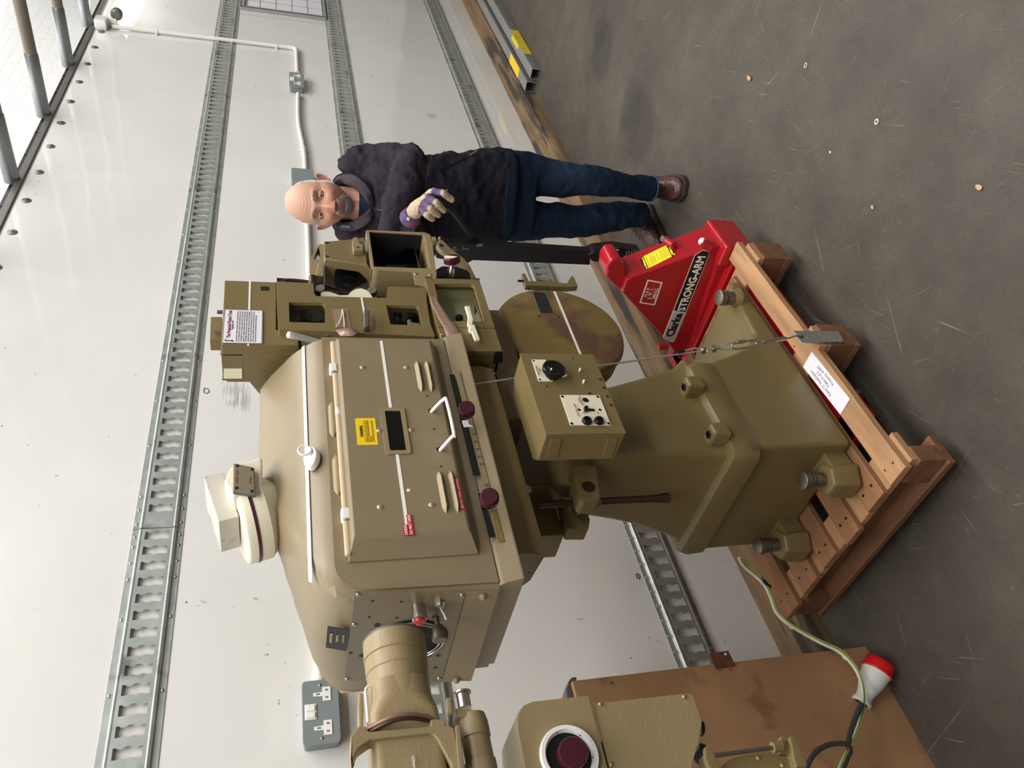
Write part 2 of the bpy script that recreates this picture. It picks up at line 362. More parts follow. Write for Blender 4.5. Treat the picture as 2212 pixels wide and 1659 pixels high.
def wall_mat():
    m = bpy.data.materials.new('glossy_white_panel'); m.use_nodes = True; nt = m.node_tree; nd = nt.nodes; lk = nt.links
    b = nd['Principled BSDF']; g = nd.new('ShaderNodeNewGeometry'); pos = g.outputs['Position']
    n = nd.new('ShaderNodeTexNoise'); n.inputs['Scale'].default_value = 1.3; n.inputs['Detail'].default_value = 5; lk.new(pos, n.inputs['Vector'])
    r = nd.new('ShaderNodeValToRGB'); r.color_ramp.elements[0].position = .3; r.color_ramp.elements[1].position = .7
    r.color_ramp.elements[0].color = srgb((218, 216, 211)); r.color_ramp.elements[1].color = srgb((226, 224, 219)); lk.new(n.outputs['Fac'], r.inputs[0])
    out = r.outputs[0]
    for sc, t, k, st in ((26, .735, (104, 98, 96), (1, 1, 2.2)), (60, .74, (110, 104, 100), (1, 1, 1)), (12, .73, (170, 166, 158), (1.6, 1, 1))):
        q = nd.new('ShaderNodeMapping'); q.inputs['Scale'].default_value = st; lk.new(pos, q.inputs[0])
        n2 = nd.new('ShaderNodeTexNoise'); n2.inputs['Scale'].default_value = sc; n2.inputs['Detail'].default_value = 3; lk.new(q.outputs[0], n2.inputs['Vector'])
        r2 = nd.new('ShaderNodeValToRGB'); r2.color_ramp.elements[0].position = t; r2.color_ramp.elements[1].position = t+.03; lk.new(n2.outputs['Fac'], r2.inputs[0])
        mx = nd.new('ShaderNodeMix'); mx.data_type = 'RGBA'; lk.new(r2.outputs[0], mx.inputs[0]); lk.new(out, mx.inputs[6]); mx.inputs[7].default_value = srgb(k); out = mx.outputs[2]
    # rubbed grey scuff beside the projector, and a rub further right
    for cc, rad in ((P(515, 845, Y=2.23), .10), (P(530, 870, Y=2.23), .09), (P(505, 870, Y=2.23), .05), (P(935, 250, Y=2.23), .06)):
        q = nd.new('ShaderNodeVectorMath'); q.operation = 'DISTANCE'; lk.new(pos, q.inputs[0]); q.inputs[1].default_value = tuple(cc)
        mp = nd.new('ShaderNodeMapping'); mp.inputs['Scale'].default_value = (3, 1, 60); lk.new(pos, mp.inputs[0])
        n2 = nd.new('ShaderNodeTexNoise'); n2.inputs['Scale'].default_value = 2; n2.inputs['Detail'].default_value = 5; lk.new(mp.outputs[0], n2.inputs['Vector'])
        a = nd.new('ShaderNodeMath'); a.operation = 'MULTIPLY_ADD'; lk.new(n2.outputs['Fac'], a.inputs[0]); a.inputs[1].default_value = rad*2.4; lk.new(q.outputs['Value'], a.inputs[2])
        r2 = nd.new('ShaderNodeValToRGB'); r2.color_ramp.elements[0].position = rad*1.35; r2.color_ramp.elements[1].position = rad*1.8
        r2.color_ramp.elements[0].color = (.55, .55, .55, 1); r2.color_ramp.elements[1].color = (0, 0, 0, 1); lk.new(a.outputs[0], r2.inputs[0])
        mx = nd.new('ShaderNodeMix'); mx.data_type = 'RGBA'; lk.new(r2.outputs[0], mx.inputs[0]); lk.new(out, mx.inputs[6]); mx.inputs[7].default_value = srgb((150, 147, 146)); out = mx.outputs[2]
    lk.new(out, b.inputs['Base Color']); b.inputs['Roughness'].default_value = .07; b.inputs['Specular IOR Level'].default_value = .75
    n3 = nd.new('ShaderNodeTexNoise'); n3.inputs['Scale'].default_value = 2.2; n3.inputs['Detail'].default_value = 2; lk.new(pos, n3.inputs['Vector'])
    bp = nd.new('ShaderNodeBump'); bp.inputs['Strength'].default_value = .35; bp.inputs['Distance'].default_value = .02
    lk.new(n3.outputs['Fac'], bp.inputs['Height']); lk.new(bp.outputs[0], b.inputs['Normal']); return m
def brick_mat():
    m = bpy.data.materials.new('white_painted_brick'); m.use_nodes = True; nt = m.node_tree; nd = nt.nodes; lk = nt.links
    b = nd['Principled BSDF']; g = nd.new('ShaderNodeNewGeometry')
    sx = nd.new('ShaderNodeSeparateXYZ'); cb = nd.new('ShaderNodeCombineXYZ'); lk.new(g.outputs['Position'], sx.inputs[0])
    lk.new(sx.outputs[0], cb.inputs[0]); lk.new(sx.outputs[2], cb.inputs[1])
    t = nd.new('ShaderNodeTexBrick'); lk.new(cb.outputs[0], t.inputs['Vector']); t.inputs['Scale'].default_value = 1
    t.inputs['Brick Width'].default_value = .225; t.inputs['Row Height'].default_value = .075; t.inputs['Mortar Size'].default_value = .006; t.inputs['Mortar Smooth'].default_value = 1
    t.inputs['Color1'].default_value = srgb((246, 246, 245)); t.inputs['Color2'].default_value = srgb((242, 242, 241)); t.inputs['Mortar'].default_value = srgb((236, 236, 235))
    n = nd.new('ShaderNodeTexNoise'); n.inputs['Scale'].default_value = 30; n.inputs['Detail'].default_value = 6; lk.new(g.outputs['Position'], n.inputs['Vector'])
    r = nd.new('ShaderNodeValToRGB'); r.color_ramp.elements[0].position = .25; r.color_ramp.elements[1].position = .42; r.color_ramp.elements[0].color = (.72, .72, .72, 1)
    lk.new(n.outputs['Fac'], r.inputs[0])
    mx = nd.new('ShaderNodeMix'); mx.data_type = 'RGBA'; mx.blend_type = 'MULTIPLY'; mx.inputs[0].default_value = .5; lk.new(t.outputs[0], mx.inputs[6]); lk.new(r.outputs[0], mx.inputs[7])
    lk.new(mx.outputs[2], b.inputs['Base Color']); b.inputs['Roughness'].default_value = .6
    bp = nd.new('ShaderNodeBump'); bp.inputs['Strength'].default_value = .6; bp.inputs['Distance'].default_value = .01; lk.new(mx.outputs[2], bp.inputs['Height']); lk.new(bp.outputs[0], b.inputs['Normal'])
    return m
struct(mk('floor', B(-4, 12, -5, 3.2, -.06, 0), floor_mat(), smooth=0))
struct(mk('wall_back', B(-1.5, 12, WY, WY+.05, 0, 2.935), wall_mat(), smooth=0))
struct(mk('wall_rear', B(-1.5, 12, 2.75, 2.9, 0, 4.6), brick_mat(), smooth=0))
struct(mk('wall_bounce', B(11.8, 12, -5, WY, 0, 4.6), M_white, smooth=0))  # unseen end wall, added pale for bounce and reflection in the panels
struct(mk('ceiling', B(-4, 12, -5, 3.0, 4.6, 4.7), M_white, smooth=0))  # out of view, put in white so the glossy wall reflects it
# steel cap channel of the panel wall: face, dark recess, thin yellowed lip
bm = B(-1.5, 12, WY-.012, WY+.052, 2.935, 2.965); struct(mk('trim_1', bm, M_dgrey, bev=.002))
bm = B(-1.5, 12, WY+.015, WY+.035, 2.965, 2.995)
for i in range(48): B(-.2+i*.255, -.195+i*.255, WY+.012, WY+.035, 2.965, 2.995, bm)
struct(mk('trim_2', bm, M_black))
struct(mk('trim_3', B(-1.5, 12, WY+.035, WY+.052, 2.965, 3.002), M_cream))
M_beamg = mat('roof_tube_painted', (112, 103, 88), .45, .2, var=.12)
M_beamz = mat('roof_tube_sleeve', (126, 128, 130), .35, .7, var=.12)
k = 4
for i, X in enumerate((2.41, 3.13, 3.85, 4.575, 5.28, 5.97, 6.66)):
    bm = lathe([(0, .031), (2.0, .031), (6.8, .031)], (X, WY-.33, 2.985), (0, -1, .006), 16)
    o = struct(mk('trim_%d' % k, bm, M_beamg)); k += 1
    bm = lathe([(0, .0), (0, .035), (.34, .035), (.35, .031)], (X, WY+.005, 2.984), (0, -1, .004), 16)
    s = mk('sleeve', bm, M_beamz, o)
# ---- rivets under the cap
rv = None
for i in range(14):
    X = 2.282+.2768*i
    if rv is None:
        a = tag(mk('panel_rivet', lathe([(0, .021), (.003, .021), (.006, .014), (.006, .009), (.009, .007), (.010, .003)], (X, WY, 2.885), (0, -1, 0), 20), M_dsteel), 'x', 'rivet', 'round washer rivets along the top of the white wall'); rv = a
    else:
        a = rv.copy(); COL.objects.link(a); a.location = (X, rv.location.y, rv.location.z)
    a['label'] = 'round steel washer rivet in the row under the cap of the white wall'
# ---- lashing rails
PIT = .0577
def slot(cx, cz, w=.036, h=.0155):
    # long across the rail; waisted edge on both sides
    p = [(-h, -w), (-h*.98, -w*.62), (-h*.80, -w*.5), (-h*.80, -w*.28), (-h*1.1, -w*.12), (-h*1.1, w*.12), (-h*.80, w*.28), (-h*.80, w*.5), (-h*.98, w*.62), (-h, w),
         (h, w), (h*1.0, w*.8), (h*.72, w*.66), (h*.72, w*.36), (h*1.15, w*.14), (h*1.15, -w*.14), (h*.72, -w*.36), (h*.72, -w*.66), (h, -w*.8), (h, -w)]
    return [(cx+a, cz+b) for a, b in p]
def rail(x0, x1, zc, label, phase, screws):
    t = empty('lashing_rail', ((x0+x1)/2, WY, zc), label, 'lashing rail')
    holes = []; X = phase
    while X > x0+.03+PIT: X -= PIT
    while X < x0+.03: X += PIT
    while X < x1-.02: holes.append(slot(X, zc)); X += PIT
    plate_y('slotted_web', rect(x0, x1, zc-.047, zc+.047), holes, WY-.014, .0022, M_galv, t)
    hf = .0765
    for s in (-1, 1):      # rounded shoulder and flange on each side of the web
        prof = [(hf, 0), (hf, .0025), (.0585, .0025), (.0575, .006), (.0565, .0125), (.0535, .0155), (.050, .0160), (.0465, .0150), (.0462, .0118), (.0500, .0125), (.053, .008), (.0545, .0)]
        rings = [[(X_, WY-b, zc+s*a) for a, b in prof] for X_ in (x0, x1)]
        mk('flange', loft(rings), M_galv, t, smooth=50)
    sc = None
    for X in screws:
        for s in (-1, 1):
            if sc is None: sc = mk('screw', ball((X, WY-.003, zc+s*.067), .0058, 6, sc=(1, .6, 1)), M_steel, t)
            else:
                c = sc.copy(); COL.objects.link(c); c.location = Vector((X, WY-.003, zc+s*.067))-WL[t.name]
    return t
rail(.2, 1.682, 2.104, 'galvanised slotted rail high on the wall, short left length before the joint', .963, [.897, 1.13, 1.362, 1.50, 1.56, 1.62, 1.66])
rail(1.686, 9.2, 2.104, 'galvanised slotted rail high on the wall, long length right of the joint', 1.709+.0, [1.71, 1.768, 1.826]+[1.826+.231*i for i in range(1, 22)])
rail(.2, 9.2, 1.305, 'galvanised slotted rail at chest height, passing behind the person', .98, [4.4+.231*i for i in range(13)]+[1.0, 1.23])
rail(.2, 9.2, .397, 'galvanised slotted rail lowest on the wall, passing behind the projector pedestal', 1.252, [.963+.0577*i for i in range(12)]+[4.4+.231*i for i in range(13)])
# ---- timber along the foot of the wall
def timber(x0, x1, y0, y1, z1):
    rings = []; n = 60
    for i in range(n+1):
        X = x0+(x1-x0)*i/n; j = lambda s: (noise.noise(Vector((X*1.7, s, 3)))*.012)
        rings.append([(X, y0+j(1), 0), (X, y0+j(2)-.002, z1*.5), (X, y0+.006+j(3), z1-.004), (X, y0+.02+j(4), z1+j(9)*.2), (X, (y0+y1)/2, z1+j(5)*.3), (X, y1, z1), (X, y1, 0)])
    return loft(rings)
tag(mk('timber_baulk', timber(-.6, 9.4, 2.052, WY-.001, .08), M_timber), 'long weathered timber baulk lying on the floor along the foot of the wall', 'timber')
# ---- aluminium box sections
def alu(y0, z1, x0, label, w=.072):
    t = empty('box_section', (x0+2, y0+w/2, 0), label, 'metal beam', 'pair of aluminium box sections')
    me = plate(rpoly(rect(-w/2, w/2, 0.001, z1), .004, 2), [rpoly(rect(-w/2+.004, w/2-.004, .005, z1-.004), .002, 2)], (x0, y0+w/2, 0), -YA, ZA, 3.9)
    mko('extrusion', me, M_alu, t)
    bm = B(x0, x0+3.9, y0-.0008, y0+.001, z1*.42, z1*.47); B(x0, x0+3.9, y0-.0008, y0+.001, z1*.62, z1*.66, bm); B(x0, x0+3.9, y0+w*.93, y0+w*.95, z1-.001, z1+.001, bm)
    mk('groove', bm, M_dgrey, t); return t
ta = alu(1.864, .068, 5.165, 'aluminium box section lying on the floor, the one nearer the camera')
tb = alu(1.966, .078, 5.19, 'aluminium box section lying on the floor against the timber baulk')
bm = B(5.44, 5.9, 1.8625, 1.8645, .004, .064); bm2 = B(5.6, 5.82, 1.864, 1.90, .0675, .0692); 
mk('yellow_tape', bm, M_yfluo, ta); mk('yellow_tape', bm2, M_yfluo, ta)
mk('yellow_tape', B(5.42, 5.72, 1.968, 2.036, .0778, .0795), M_yel, tb)
# ---- conduit, boxes, lamp
def clip(X, Z, horiz, parent):
    p = (X, WY, Z); ax = (1, 0, 0) if horiz else (0, 0, 1)
    bm = lathe([(-.008, .0175), (.008, .0175)], (X, WY-.014, Z), ax, 16)
    if horiz: B(X-.007, X+.007, WY-.006, WY, Z-.036, Z+.036, bm)
    else: B(X-.036, X+.036, WY-.006, WY, Z-.007, Z+.007, bm)
    mk('clip', bm, M_pvc, parent, bev=.0008)
cz = 1.612
t = empty('conduit', (4.5, WY, cz), 'white plastic conduit dropping from the lamp and running along the wall to both sockets', 'conduit')
yc = WY-.016
mk('pipe', tube([(5.958, yc, 2.83), (5.963, yc, 1.66), (5.957, yc, 1.628), (5.93, yc, cz), (5.52, yc, cz)], .0135, 12), M_pvc, t)
mk('pipe', tube([(5.17, yc, cz), (4.75, yc, cz+.004), (4.39, yc, 1.592), (4.1, yc, 1.588), (3.1, yc, 1.592), (2.1, yc, 1.604), (1.09, yc, 1.615)], .0135, 12, sm=4), M_pvc, t)
for X, Z, hz in ((5.958, 2.55, 0), (5.962, 1.75, 0), (4.4, 1.592, 1), (2.95, 1.593, 1)): clip(X, Z, hz, t)
mk('elbow', tube([(5.963, yc, 1.66), (5.957, yc, 1.628), (5.93, yc, cz)], .0165, 12), M_pvc, t)
mk('coupler', lathe([(0, .02), (.04, .02)], (1.092, yc, 1.614), (1, 0, 0), 16), M_pvc, t)
def rbox(name, x0, x1, y0, y1, z0, z1, r, m, parent=None, bev=.002):
    a = rpoly(rect(x0, x1, z0, z1), r, 4)
    return mk(name, prism([(p[0], y0, p[1]) for p in a], (0, y1-y0, 0)), m, parent, bev=bev)
def socket(x0, x1, z0, z1, label, far=False):
    y0 = WY-.045
    t = empty('wall_socket', ((x0+x1)/2, WY, (z0+z1)/2), label, 'socket')
    rbox('back_box', x0+.004, x1-.004, y0+.006, WY, z0+.003, z1-.003, .012, M_socket, t)
    rbox('front_plate', x0, x1, y0, y0+.008, z0, z1, .014, M_socket, t, bev=.0025)
    w = x1-x0; h = z1-z0; ys = y0-.0012
    for cx in (x0+w*.24, x0+w*.76):
        zc = z0+h*.42
        T = [(-w*.025, h*.27), (w*.025, h*.27), (w*.03, h*.02), (w*.1, h*.02), (w*.1, -h*.2), (-w*.1, -h*.2), (-w*.1, h*.02), (-w*.03, h*.02)]
        T = [(a*1.1, b) for a, b in T]
        o = mk('pin_plate', prism([(cx+a, ys-.001, zc+b) for a, b in T], (0, .003, 0)), M_white, t, bev=.0008)
        if True:
            b_ = B(cx-w*.012, cx+w*.012, ys-.0016, ys, zc+h*.1, zc+h*.2)
            for s in (-1, 1): B(cx+s*w*.058-w*.014, cx+s*w*.058+w*.014, ys-.0016, ys, zc-h*.13, zc-h*.05, b_)
            mk('pin_holes', b_, M_inkg, o)
    for s in (-1, 1):
        o = mk('rocker_switch', B((x0+x1)/2+s*w*.055-w*.046, (x0+x1)/2+s*w*.055+w*.046, ys-.005, ys+.002, z0+h*.66, z0+h*.9), M_white, t, bev=.0015)
    mk('surround', B((x0+x1)/2-w*.12, (x0+x1)/2+w*.12, ys-.001, ys+.002, z0+h*.62, z0+h*.93), M_white, t, bev=.0008)
    for s in (-1, 1): mk('screw', ball(((x0+x1)/2+s*w*.41, ys, z0+h*.5), .0042, 5, sc=(1, .5, 1)), M_steel, t)
socket(.907, 1.092, 1.562, 1.664, 'grey metal double socket at the left end of the conduit, above the projector arm')
socket(5.21, 5.45, 1.572, 1.668, 'grey metal double socket on the far conduit, right of the person')
rbox('junction_box', 3.98, 4.10, WY-.05, WY, 1.545, 1.665, .01, M_socket); tag(bpy.data.objects['junction_box'], 'grey square junction box on the conduit behind the head of the person', 'junction box')
# lamp at the top right
t = empty('batten_lamp', (6.6, WY-.1, 2.83), 'lit white fluorescent batten lamp fixed under the cap of the wall', 'lamp')
mk('body', B(5.98, 7.9, WY-.06, WY-.001, 2.80, 2.86), M_pvc, t, bev=.006)
mk('diffuser', lathe([(0, .03), (.02, .037), (1.75, .037)], (6.02, WY-.085, 2.80), (1, 0, 0), 20), M_tube, t)
mk('end_cap', lathe([(0, .024), (.01, .038), (.045, .038)], (5.985, WY-.085, 2.80), (1, 0, 0), 20), M_dgrey, t)
o = tag(mk('junction_box', B(5.90, 6.0, WY-.07, WY-.001, 2.855, 2.93), M_pvc, bev=.01), 'small white plastic box at the top of the conduit beside the lamp', 'junction box')
# glazed board at right edge
t = empty('notice_board', (7.3, WY-.02, 1.7), 'white glazed year planner board fixed between the rails at the right edge', 'notice board')
x0, x1, z0, z1 = 6.66, 8.1, 1.37, 2.02
plate_y('frame', rect(x0, x1, z0, z1), [rect(x0+.028, x1-.028, z0+.028, z1-.028)], WY-.03, .03, M_alu, t)
mk('sheet', B(x0+.02, x1-.02, WY-.018, WY-.012, z0+.02, z1-.02), M_paper, t)
bm = B(x0-.004, x1, WY-.032, WY-.029, z0-.004, z0+.002); B(x0-.004, x0+.001, WY-.032, WY-.029, z0, z1, bm); B(x0-.004, x1, WY-.032, WY-.029, z1-.002, z1+.003, bm)
B(x0+.026, x1-.02, WY-.032, WY-.029, z0+.026, z0+.031, bm); B(x0+.026, x1-.02, WY-.032, WY-.029, z1-.031, z1-.026, bm)
mk('edge_line', bm, M_black, t)
bm = bmesh.new()
for i in range(1, 5): B(x0+.03, x1-.03, WY-.0195, WY-.018, z0+.02+i*.122, z0+.024+i*.122, bm)
for i in range(1, 8): B(x0+.03+i*.17, x0+.032+i*.17, WY-.0195, WY-.018, z0+.03, z1-.03, bm)
mk('grid_line', bm, M_inkg, t)
# marker scribbles on the wall
tag(mk('ink_mark', tube([P(*p, Y=WY-.001) for p in [(1376, 1239), (1374, 1242), (1376, 1248), (1380, 1251), (1382, 1248), (1380, 1241), (1376, 1239)]], .0013, 6), M_ink), 'small black oval pen mark on the wall above the lowest rail', 'pen mark')
tag(mk('ink_mark', tube([P(*p, Y=WY-.001) for p in [(440, 843), (442, 838), (449, 840), (452, 846), (447, 850), (441, 848), (440, 843)]], .0014, 6), M_ink), 'small pen mark on the wall below the top rail beside the projector', 'pen mark')
M_smear = mat('grey_smear', (166, 162, 160), .4, var=.1)
# debris on floor
def chip(x, y, s, m, label, cat, flat=.3):
    p = P(x, y, Z=0); bm = ball((p.x, p.y, s*flat), s, 5, sc=(1, .6, flat))
    for v in bm.verts: v.co += noise.noise_vector(v.co*90)*s*.25
    mnz = min(v.co.z for v in bm.verts)
    for v in bm.verts: v.co.z -= mnz
    tag(mk(cat.replace(' ', '_'), bm, m), label, cat)
chip(1621, 170, .015, M_wood2, 'small brown wood chip alone on the open floor', 'wood chip')
chip(1794, 329, .006, M_cream, 'pale crumb of wood on the floor, in the middle of the open concrete', 'crumb')
chip(1886, 448, .009, M_wood2, 'tan splinter on the floor at the tip of a long pale scratch', 'splinter')
chip(2117, 405, .011, M_wood2, 'tan chip near the bottom edge of the floor', 'wood chip')
def washer(x, y, r, label):
    p = P(x, y, Z=0); tag(mko('washer', plate(circ(0, 0, r), [circ(0, 0, r*.45)], (p.x, p.y, .002), XA, YA, .002), M_steel), label, 'washer')
washer(1741, 141, .009, 'bright steel washer on the open floor'); washer(1894, 263, .009, 'dull steel washer pressed into the open floor further from the wall')
# ================================================================ PROJECTOR (one machine)
pj = empty('film_projector', (1.45, 1.56, .21), 'large olive and beige vintage cinema projector with its lamphouse, standing on the wooden pallet', 'projector')
def part(name, bm, m, parent=pj, **k): return mk(name, bm, m, parent, **k)
def rivet(name, x, y, Y, r, m, parent, dome=.5, X=None):
    p = P(x, y, Y=Y) if X is None else P(x, y, X=X)
    ax = (0, -1, 0) if X is None else (-1, 0, 0)
    return mk(name, lathe([(-.002, r), (.0005, r), (r*dome*.7, r*.75), (r*dome, r*.25)], p, ax, 14), m, parent)
# ---------------- base
out = [(1.176, .53), (1.183, .211), (1.945, .211), (1.935, .245), (1.90, .262), (1.66, .285), (1.60, .33), (1.555, .42), (1.51, .53)]
base = part('base', prism([(x, 1.33, z) for x, z in out], (0, .46, 0)), M_olived, bev=.012, seg=3)
# rounded collar between base and column
def rr(x0, x1, y0, y1, z, r, n=6):
    pts = []
    for cx, cy, a0 in ((x1-r, y1-r, 0), (x0+r, y1-r, PI/2), (x0+r, y0+r, PI), (x1-r, y0+r, PI*1.5)):
        for k in range(n+1):
            a = a0+PI/2*k/n; pts.append((cx+r*math.cos(a), cy+r*math.sin(a), z))
    return pts
bm = bmesh.new()
R = []
for z, dx, dy in ((.50, .0, .0), (.512, .012, .006), (.56, .014, .008), (.585, .006, .002), (.594, -.012, -.012)):
    R.append(rr(1.165-dx, 1.512+dx*1.5, 1.332-dy, 1.785+dy, z+0, .035 if z < .59 else .03))
part('collar', loft(R), M_olived, smooth=40)
R = []
for z in (.58, .61, .65, .70, .76, .82, .88, .935, .95):
    t = (z-.58)/.37
    x0 = 1.178+.02*math.sin(t*2.2); x1 = 1.545-.115*t**.8; y0 = 1.352+.018*t; y1 = 1.765-.15*t**.7
    if z < .6: x0 -= .006; x1 += .01; y0 -= .008; y1 += .008
    R.append(rr(x0, x1, y0, y1, z, .022))
col = part('column', loft(R), M_olived, smooth=50)
for x, y in ((1492, 838), (1546, 940)):
    p = P(x, y, Y=1.335)
    bm = B(p.x-.026, p.x+.026, 1.305, 1.375, p.z-.03, p.z+.022)
    for v in bm.verts:
        if v.co.z > p.z: v.co.x += .006 if v.co.x < p.x else -.006
    o = part('bolt_lug', bm, M_olived, bev=.009, seg=3)
    mk('socket_bolt', lathe([(0, .011), (.003, .011), (.003, .006), (.0, .006)], (p.x, 1.332, p.z+.022), (0, 0, 1), 16), M_black, o)
# levelling feet
fi = 0
for X, Y, z0 in ((1.125, 1.41, .211), (1.125, 1.71, .211)):
    bm = lathe([(0, .052), (.012, .056), (.06, .052), (.082, .046), (.086, .038)], (X, Y, z0), (0, 0, 1), 6)
    B(X, 1.19, Y-.045, Y+.045, z0+.004, z0+.075, bm)
    o = part('foot_lug', bm, M_olived, bev=.006)
    mk('levelling_screw', lathe([(.0, .019), (.03, .019), (.031, .022), (.037, .022), (.038, .018), (.043, .018), (.044, .023), (.05, .023), (.051, .02), (.056, .02), (.057, .025), (.075, .025), (.077, .022)], (X, Y, z0+.08), (0, 0, 1), 24), M_dsteel, o)
p = P(1552, 643, Z=.335)
o = part('foot_lug', lathe([(0, .034), (.012, .03), (.02, .026)], (p.x, p.y, .262), (0, 0, 1), 16), M_olived)
mk('levelling_screw', lathe([(.0, .023), (.03, .023), (.031, .026), (.036, .026), (.037, .021), (.042, .021), (.043, .026), (.062, .026), (.064, .023)], (p.x, p.y, .272), (0, 0, 1), 24), M_dsteel, o)
# ---------------- control box
cb = part('control_box', prism([(1.118, 1.20, .955), (1.396, 1.20, .953), (1.396, 1.20, 1.151), (1.118, 1.20, 1.152)], (0, .004, 0)), M_olive, bev=.0015)
bm = prism([(1.119, 1.2035, .956), (1.395, 1.2035, .955), (1.395, 1.285, .955), (1.36, 1.32, .955), (1.15, 1.32, .955), (1.119, 1.29, .956)], (0, 0, .194))
mk('housing', bm, M_olive, cb, bev=.003)
# two pressed lugs on the end of the box
for x in (1, 0):
    zc = 1.125 if x else .985
    bm = prism([(1.119, 1.215, zc-.014), (1.119, 1.28, zc-.019), (1.119, 1.28, zc+.008), (1.119, 1.215, zc+.012)], (-.003, 0, 0)); 
    o = mk('side_lug', bm, M_olive, cb, bev=.001)
def pxplate(name, pts, Y, th, m, parent, holes=(), r=.0):
    outp = xz(pts, Y)
    hs = []
    for hx, hy, hr in holes:
        q = P(hx, hy, Y=Y); hs.append(circ(q.x, q.z, hr, 14))
    return plate_y(name, outp, hs, Y, th, m, parent, r=r)
k8 = 9.76   # zoom factor of the survey picture of this box
S = lambda a, b: (1140+a/k8, 760+b/k8)
pl1 = pxplate('motor_switch_plate', [S(88, 160), S(370, 163), S(527, 617), S(232, 612)], 1.198, .002, M_cream, cb, [S(132, 185)+(.0035,), S(262, 580)+(.0035,), S(486, 585)+(.0035,)])
pl2 = pxplate('lamp_switch_plate', [S(684, 908), S(1510, 915), S(1757, 1543), S(905, 1543)], 1.198, .002, M_cream, cb,
    [S(735, 938)+(.0045,), S(1484, 945)+(.0045,), S(935, 1509)+(.0045,), S(1714, 1508)+(.0045,), S(1226, 1013)+(.0085,), S(1090, 1218)+(.0045,), S(1530, 1220)+(.0045,)])
mk('recess', B(1.13, 1.385, 1.1993, 1.1999, .962, 1.146), M_black, pl2) if False else None
bm = bmesh.new()
for a, b, r in ((132, 185, .0036), (262, 580, .0036), (486, 585, .0036), (735, 938, .0046), (1484, 945, .0046), (935, 1509, .0046), (1714, 1508, .0046), (1226, 1013, .0087), (1090, 1218, .0046), (1530, 1220, .0046)):
    q = P(*S(a, b), Y=1.1995); lathe([(0, r), (.0008, r)], (q.x, 1.1999, q.z), (0, -1, 0), 14, bm)
mk('screw_recess', bm, M_black, cb)
for a, b in ((930, 118), (372, 727), (1530, 580), (1605, 757), (1677, 937), (1755, 1122), (1303, 878)):
    rivet('screw', *S(a, b), 1.2, .0042, M_dgrey if a < 1000 else M_rod, cb, .4)
for a, b in ((1105, 375), (1183, 622)):
    q = P(*S(a, b), Y=1.195); mk('toggle', lathe([(0, .003), (.008, .003), (.010, .0015)], (q.x, 1.2, q.z), (0, -1, 0), 10), M_white, cb)
q = P(*S(575, 280), Y=1.165)
kn = mk('rotary_knob', lathe([(0, .018), (.010, .019), (.012, .027), (.019, .0285), (.023, .028), (.0245, .026), (.0235, .022), (.022, .015), (.024, .013), (.024, .001)], (q.x, 1.197, q.z), (0, -1, 0), 40), M_bakebk, cb)
mk('pointer', lathe([(0, .004), (.012, .004)], (q.x-.016, 1.188, q.z-.022), (-.3, -1, -.8), 10), M_steel, kn)
q = P(*S(500, 360), Y=1.17); mk('pointer_dot', ball(q, .0025, 6), M_white, kn)
for a, b in ((1258, 1425), (1515, 1425)):
    q = P(*S(a, b), Y=1.19); mk('fuse_cap', lathe([(0, .0120), (.004, .0120), (.006, .010), (.009, .0095), (.0095, .004), (.006, .003)], (q.x, 1.197, q.z), (0, -1, 0), 20), M_bakebk, cb)
q = P(*S(1230, 1180), Y=1.19); q2 = P(*S(1300, 1225), Y=1.197)
mk('slide_slot', pxplate and prism([P(*S(a, b), Y=1.1975) for a, b in ((1172, 1190), (1400, 1200), (1425, 1250), (1190, 1250))], (0, .001, 0)), M_black, cb)
mk('slide_switch', prism([P(*S(a, b), Y=1.19) for a, b in ((1192, 1150), (1205, 1130), (1262, 1125), (1280, 1150), (1285, 1225), (1205, 1232))], (0, .008, 0)), M_bakebk, cb, bev=.0015)
def tpx(name, s, a, b, Y, size, m, parent, S_=S, **k):
    q = P(*S_(a, b), Y=Y) if S_ else P(a, b, Y=Y)
    return text(name, s, (q.x, Y, q.z), XA, ZA, size, m, parent, **k)
tpx('lettering', 'MOTOR CONTROL', 205, 390, 1.1959, .0058, M_inkb, pl1, width=.034)
tpx('lettering', 'START', 258, 385, 1.1959, .0046, M_inkb, pl1)
tpx('lettering', 'OFF', 430, 545, 1.1959, .0046, M_inkb, pl1)
tpx('lettering', 'HOUSE\nCHANGE OVER', 1105, 1030, 1.1959, .0048, M_inkb, pl2)
tpx('lettering', 'EXCITER LAMP', 1028, 1225, 1.1959, .0062, M_inkb, pl2)
tpx('lettering', 'OFF', 1185, 1295, 1.1959, .0046, M_inkb, pl2)
tpx('lettering', 'ON', 1478, 1290, 1.1959, .0046, M_inkb, pl2)
part('box_bracket', B(1.2, 1.35, 1.315, 1.38, .90, 1.0), M_olived, bev=.004)
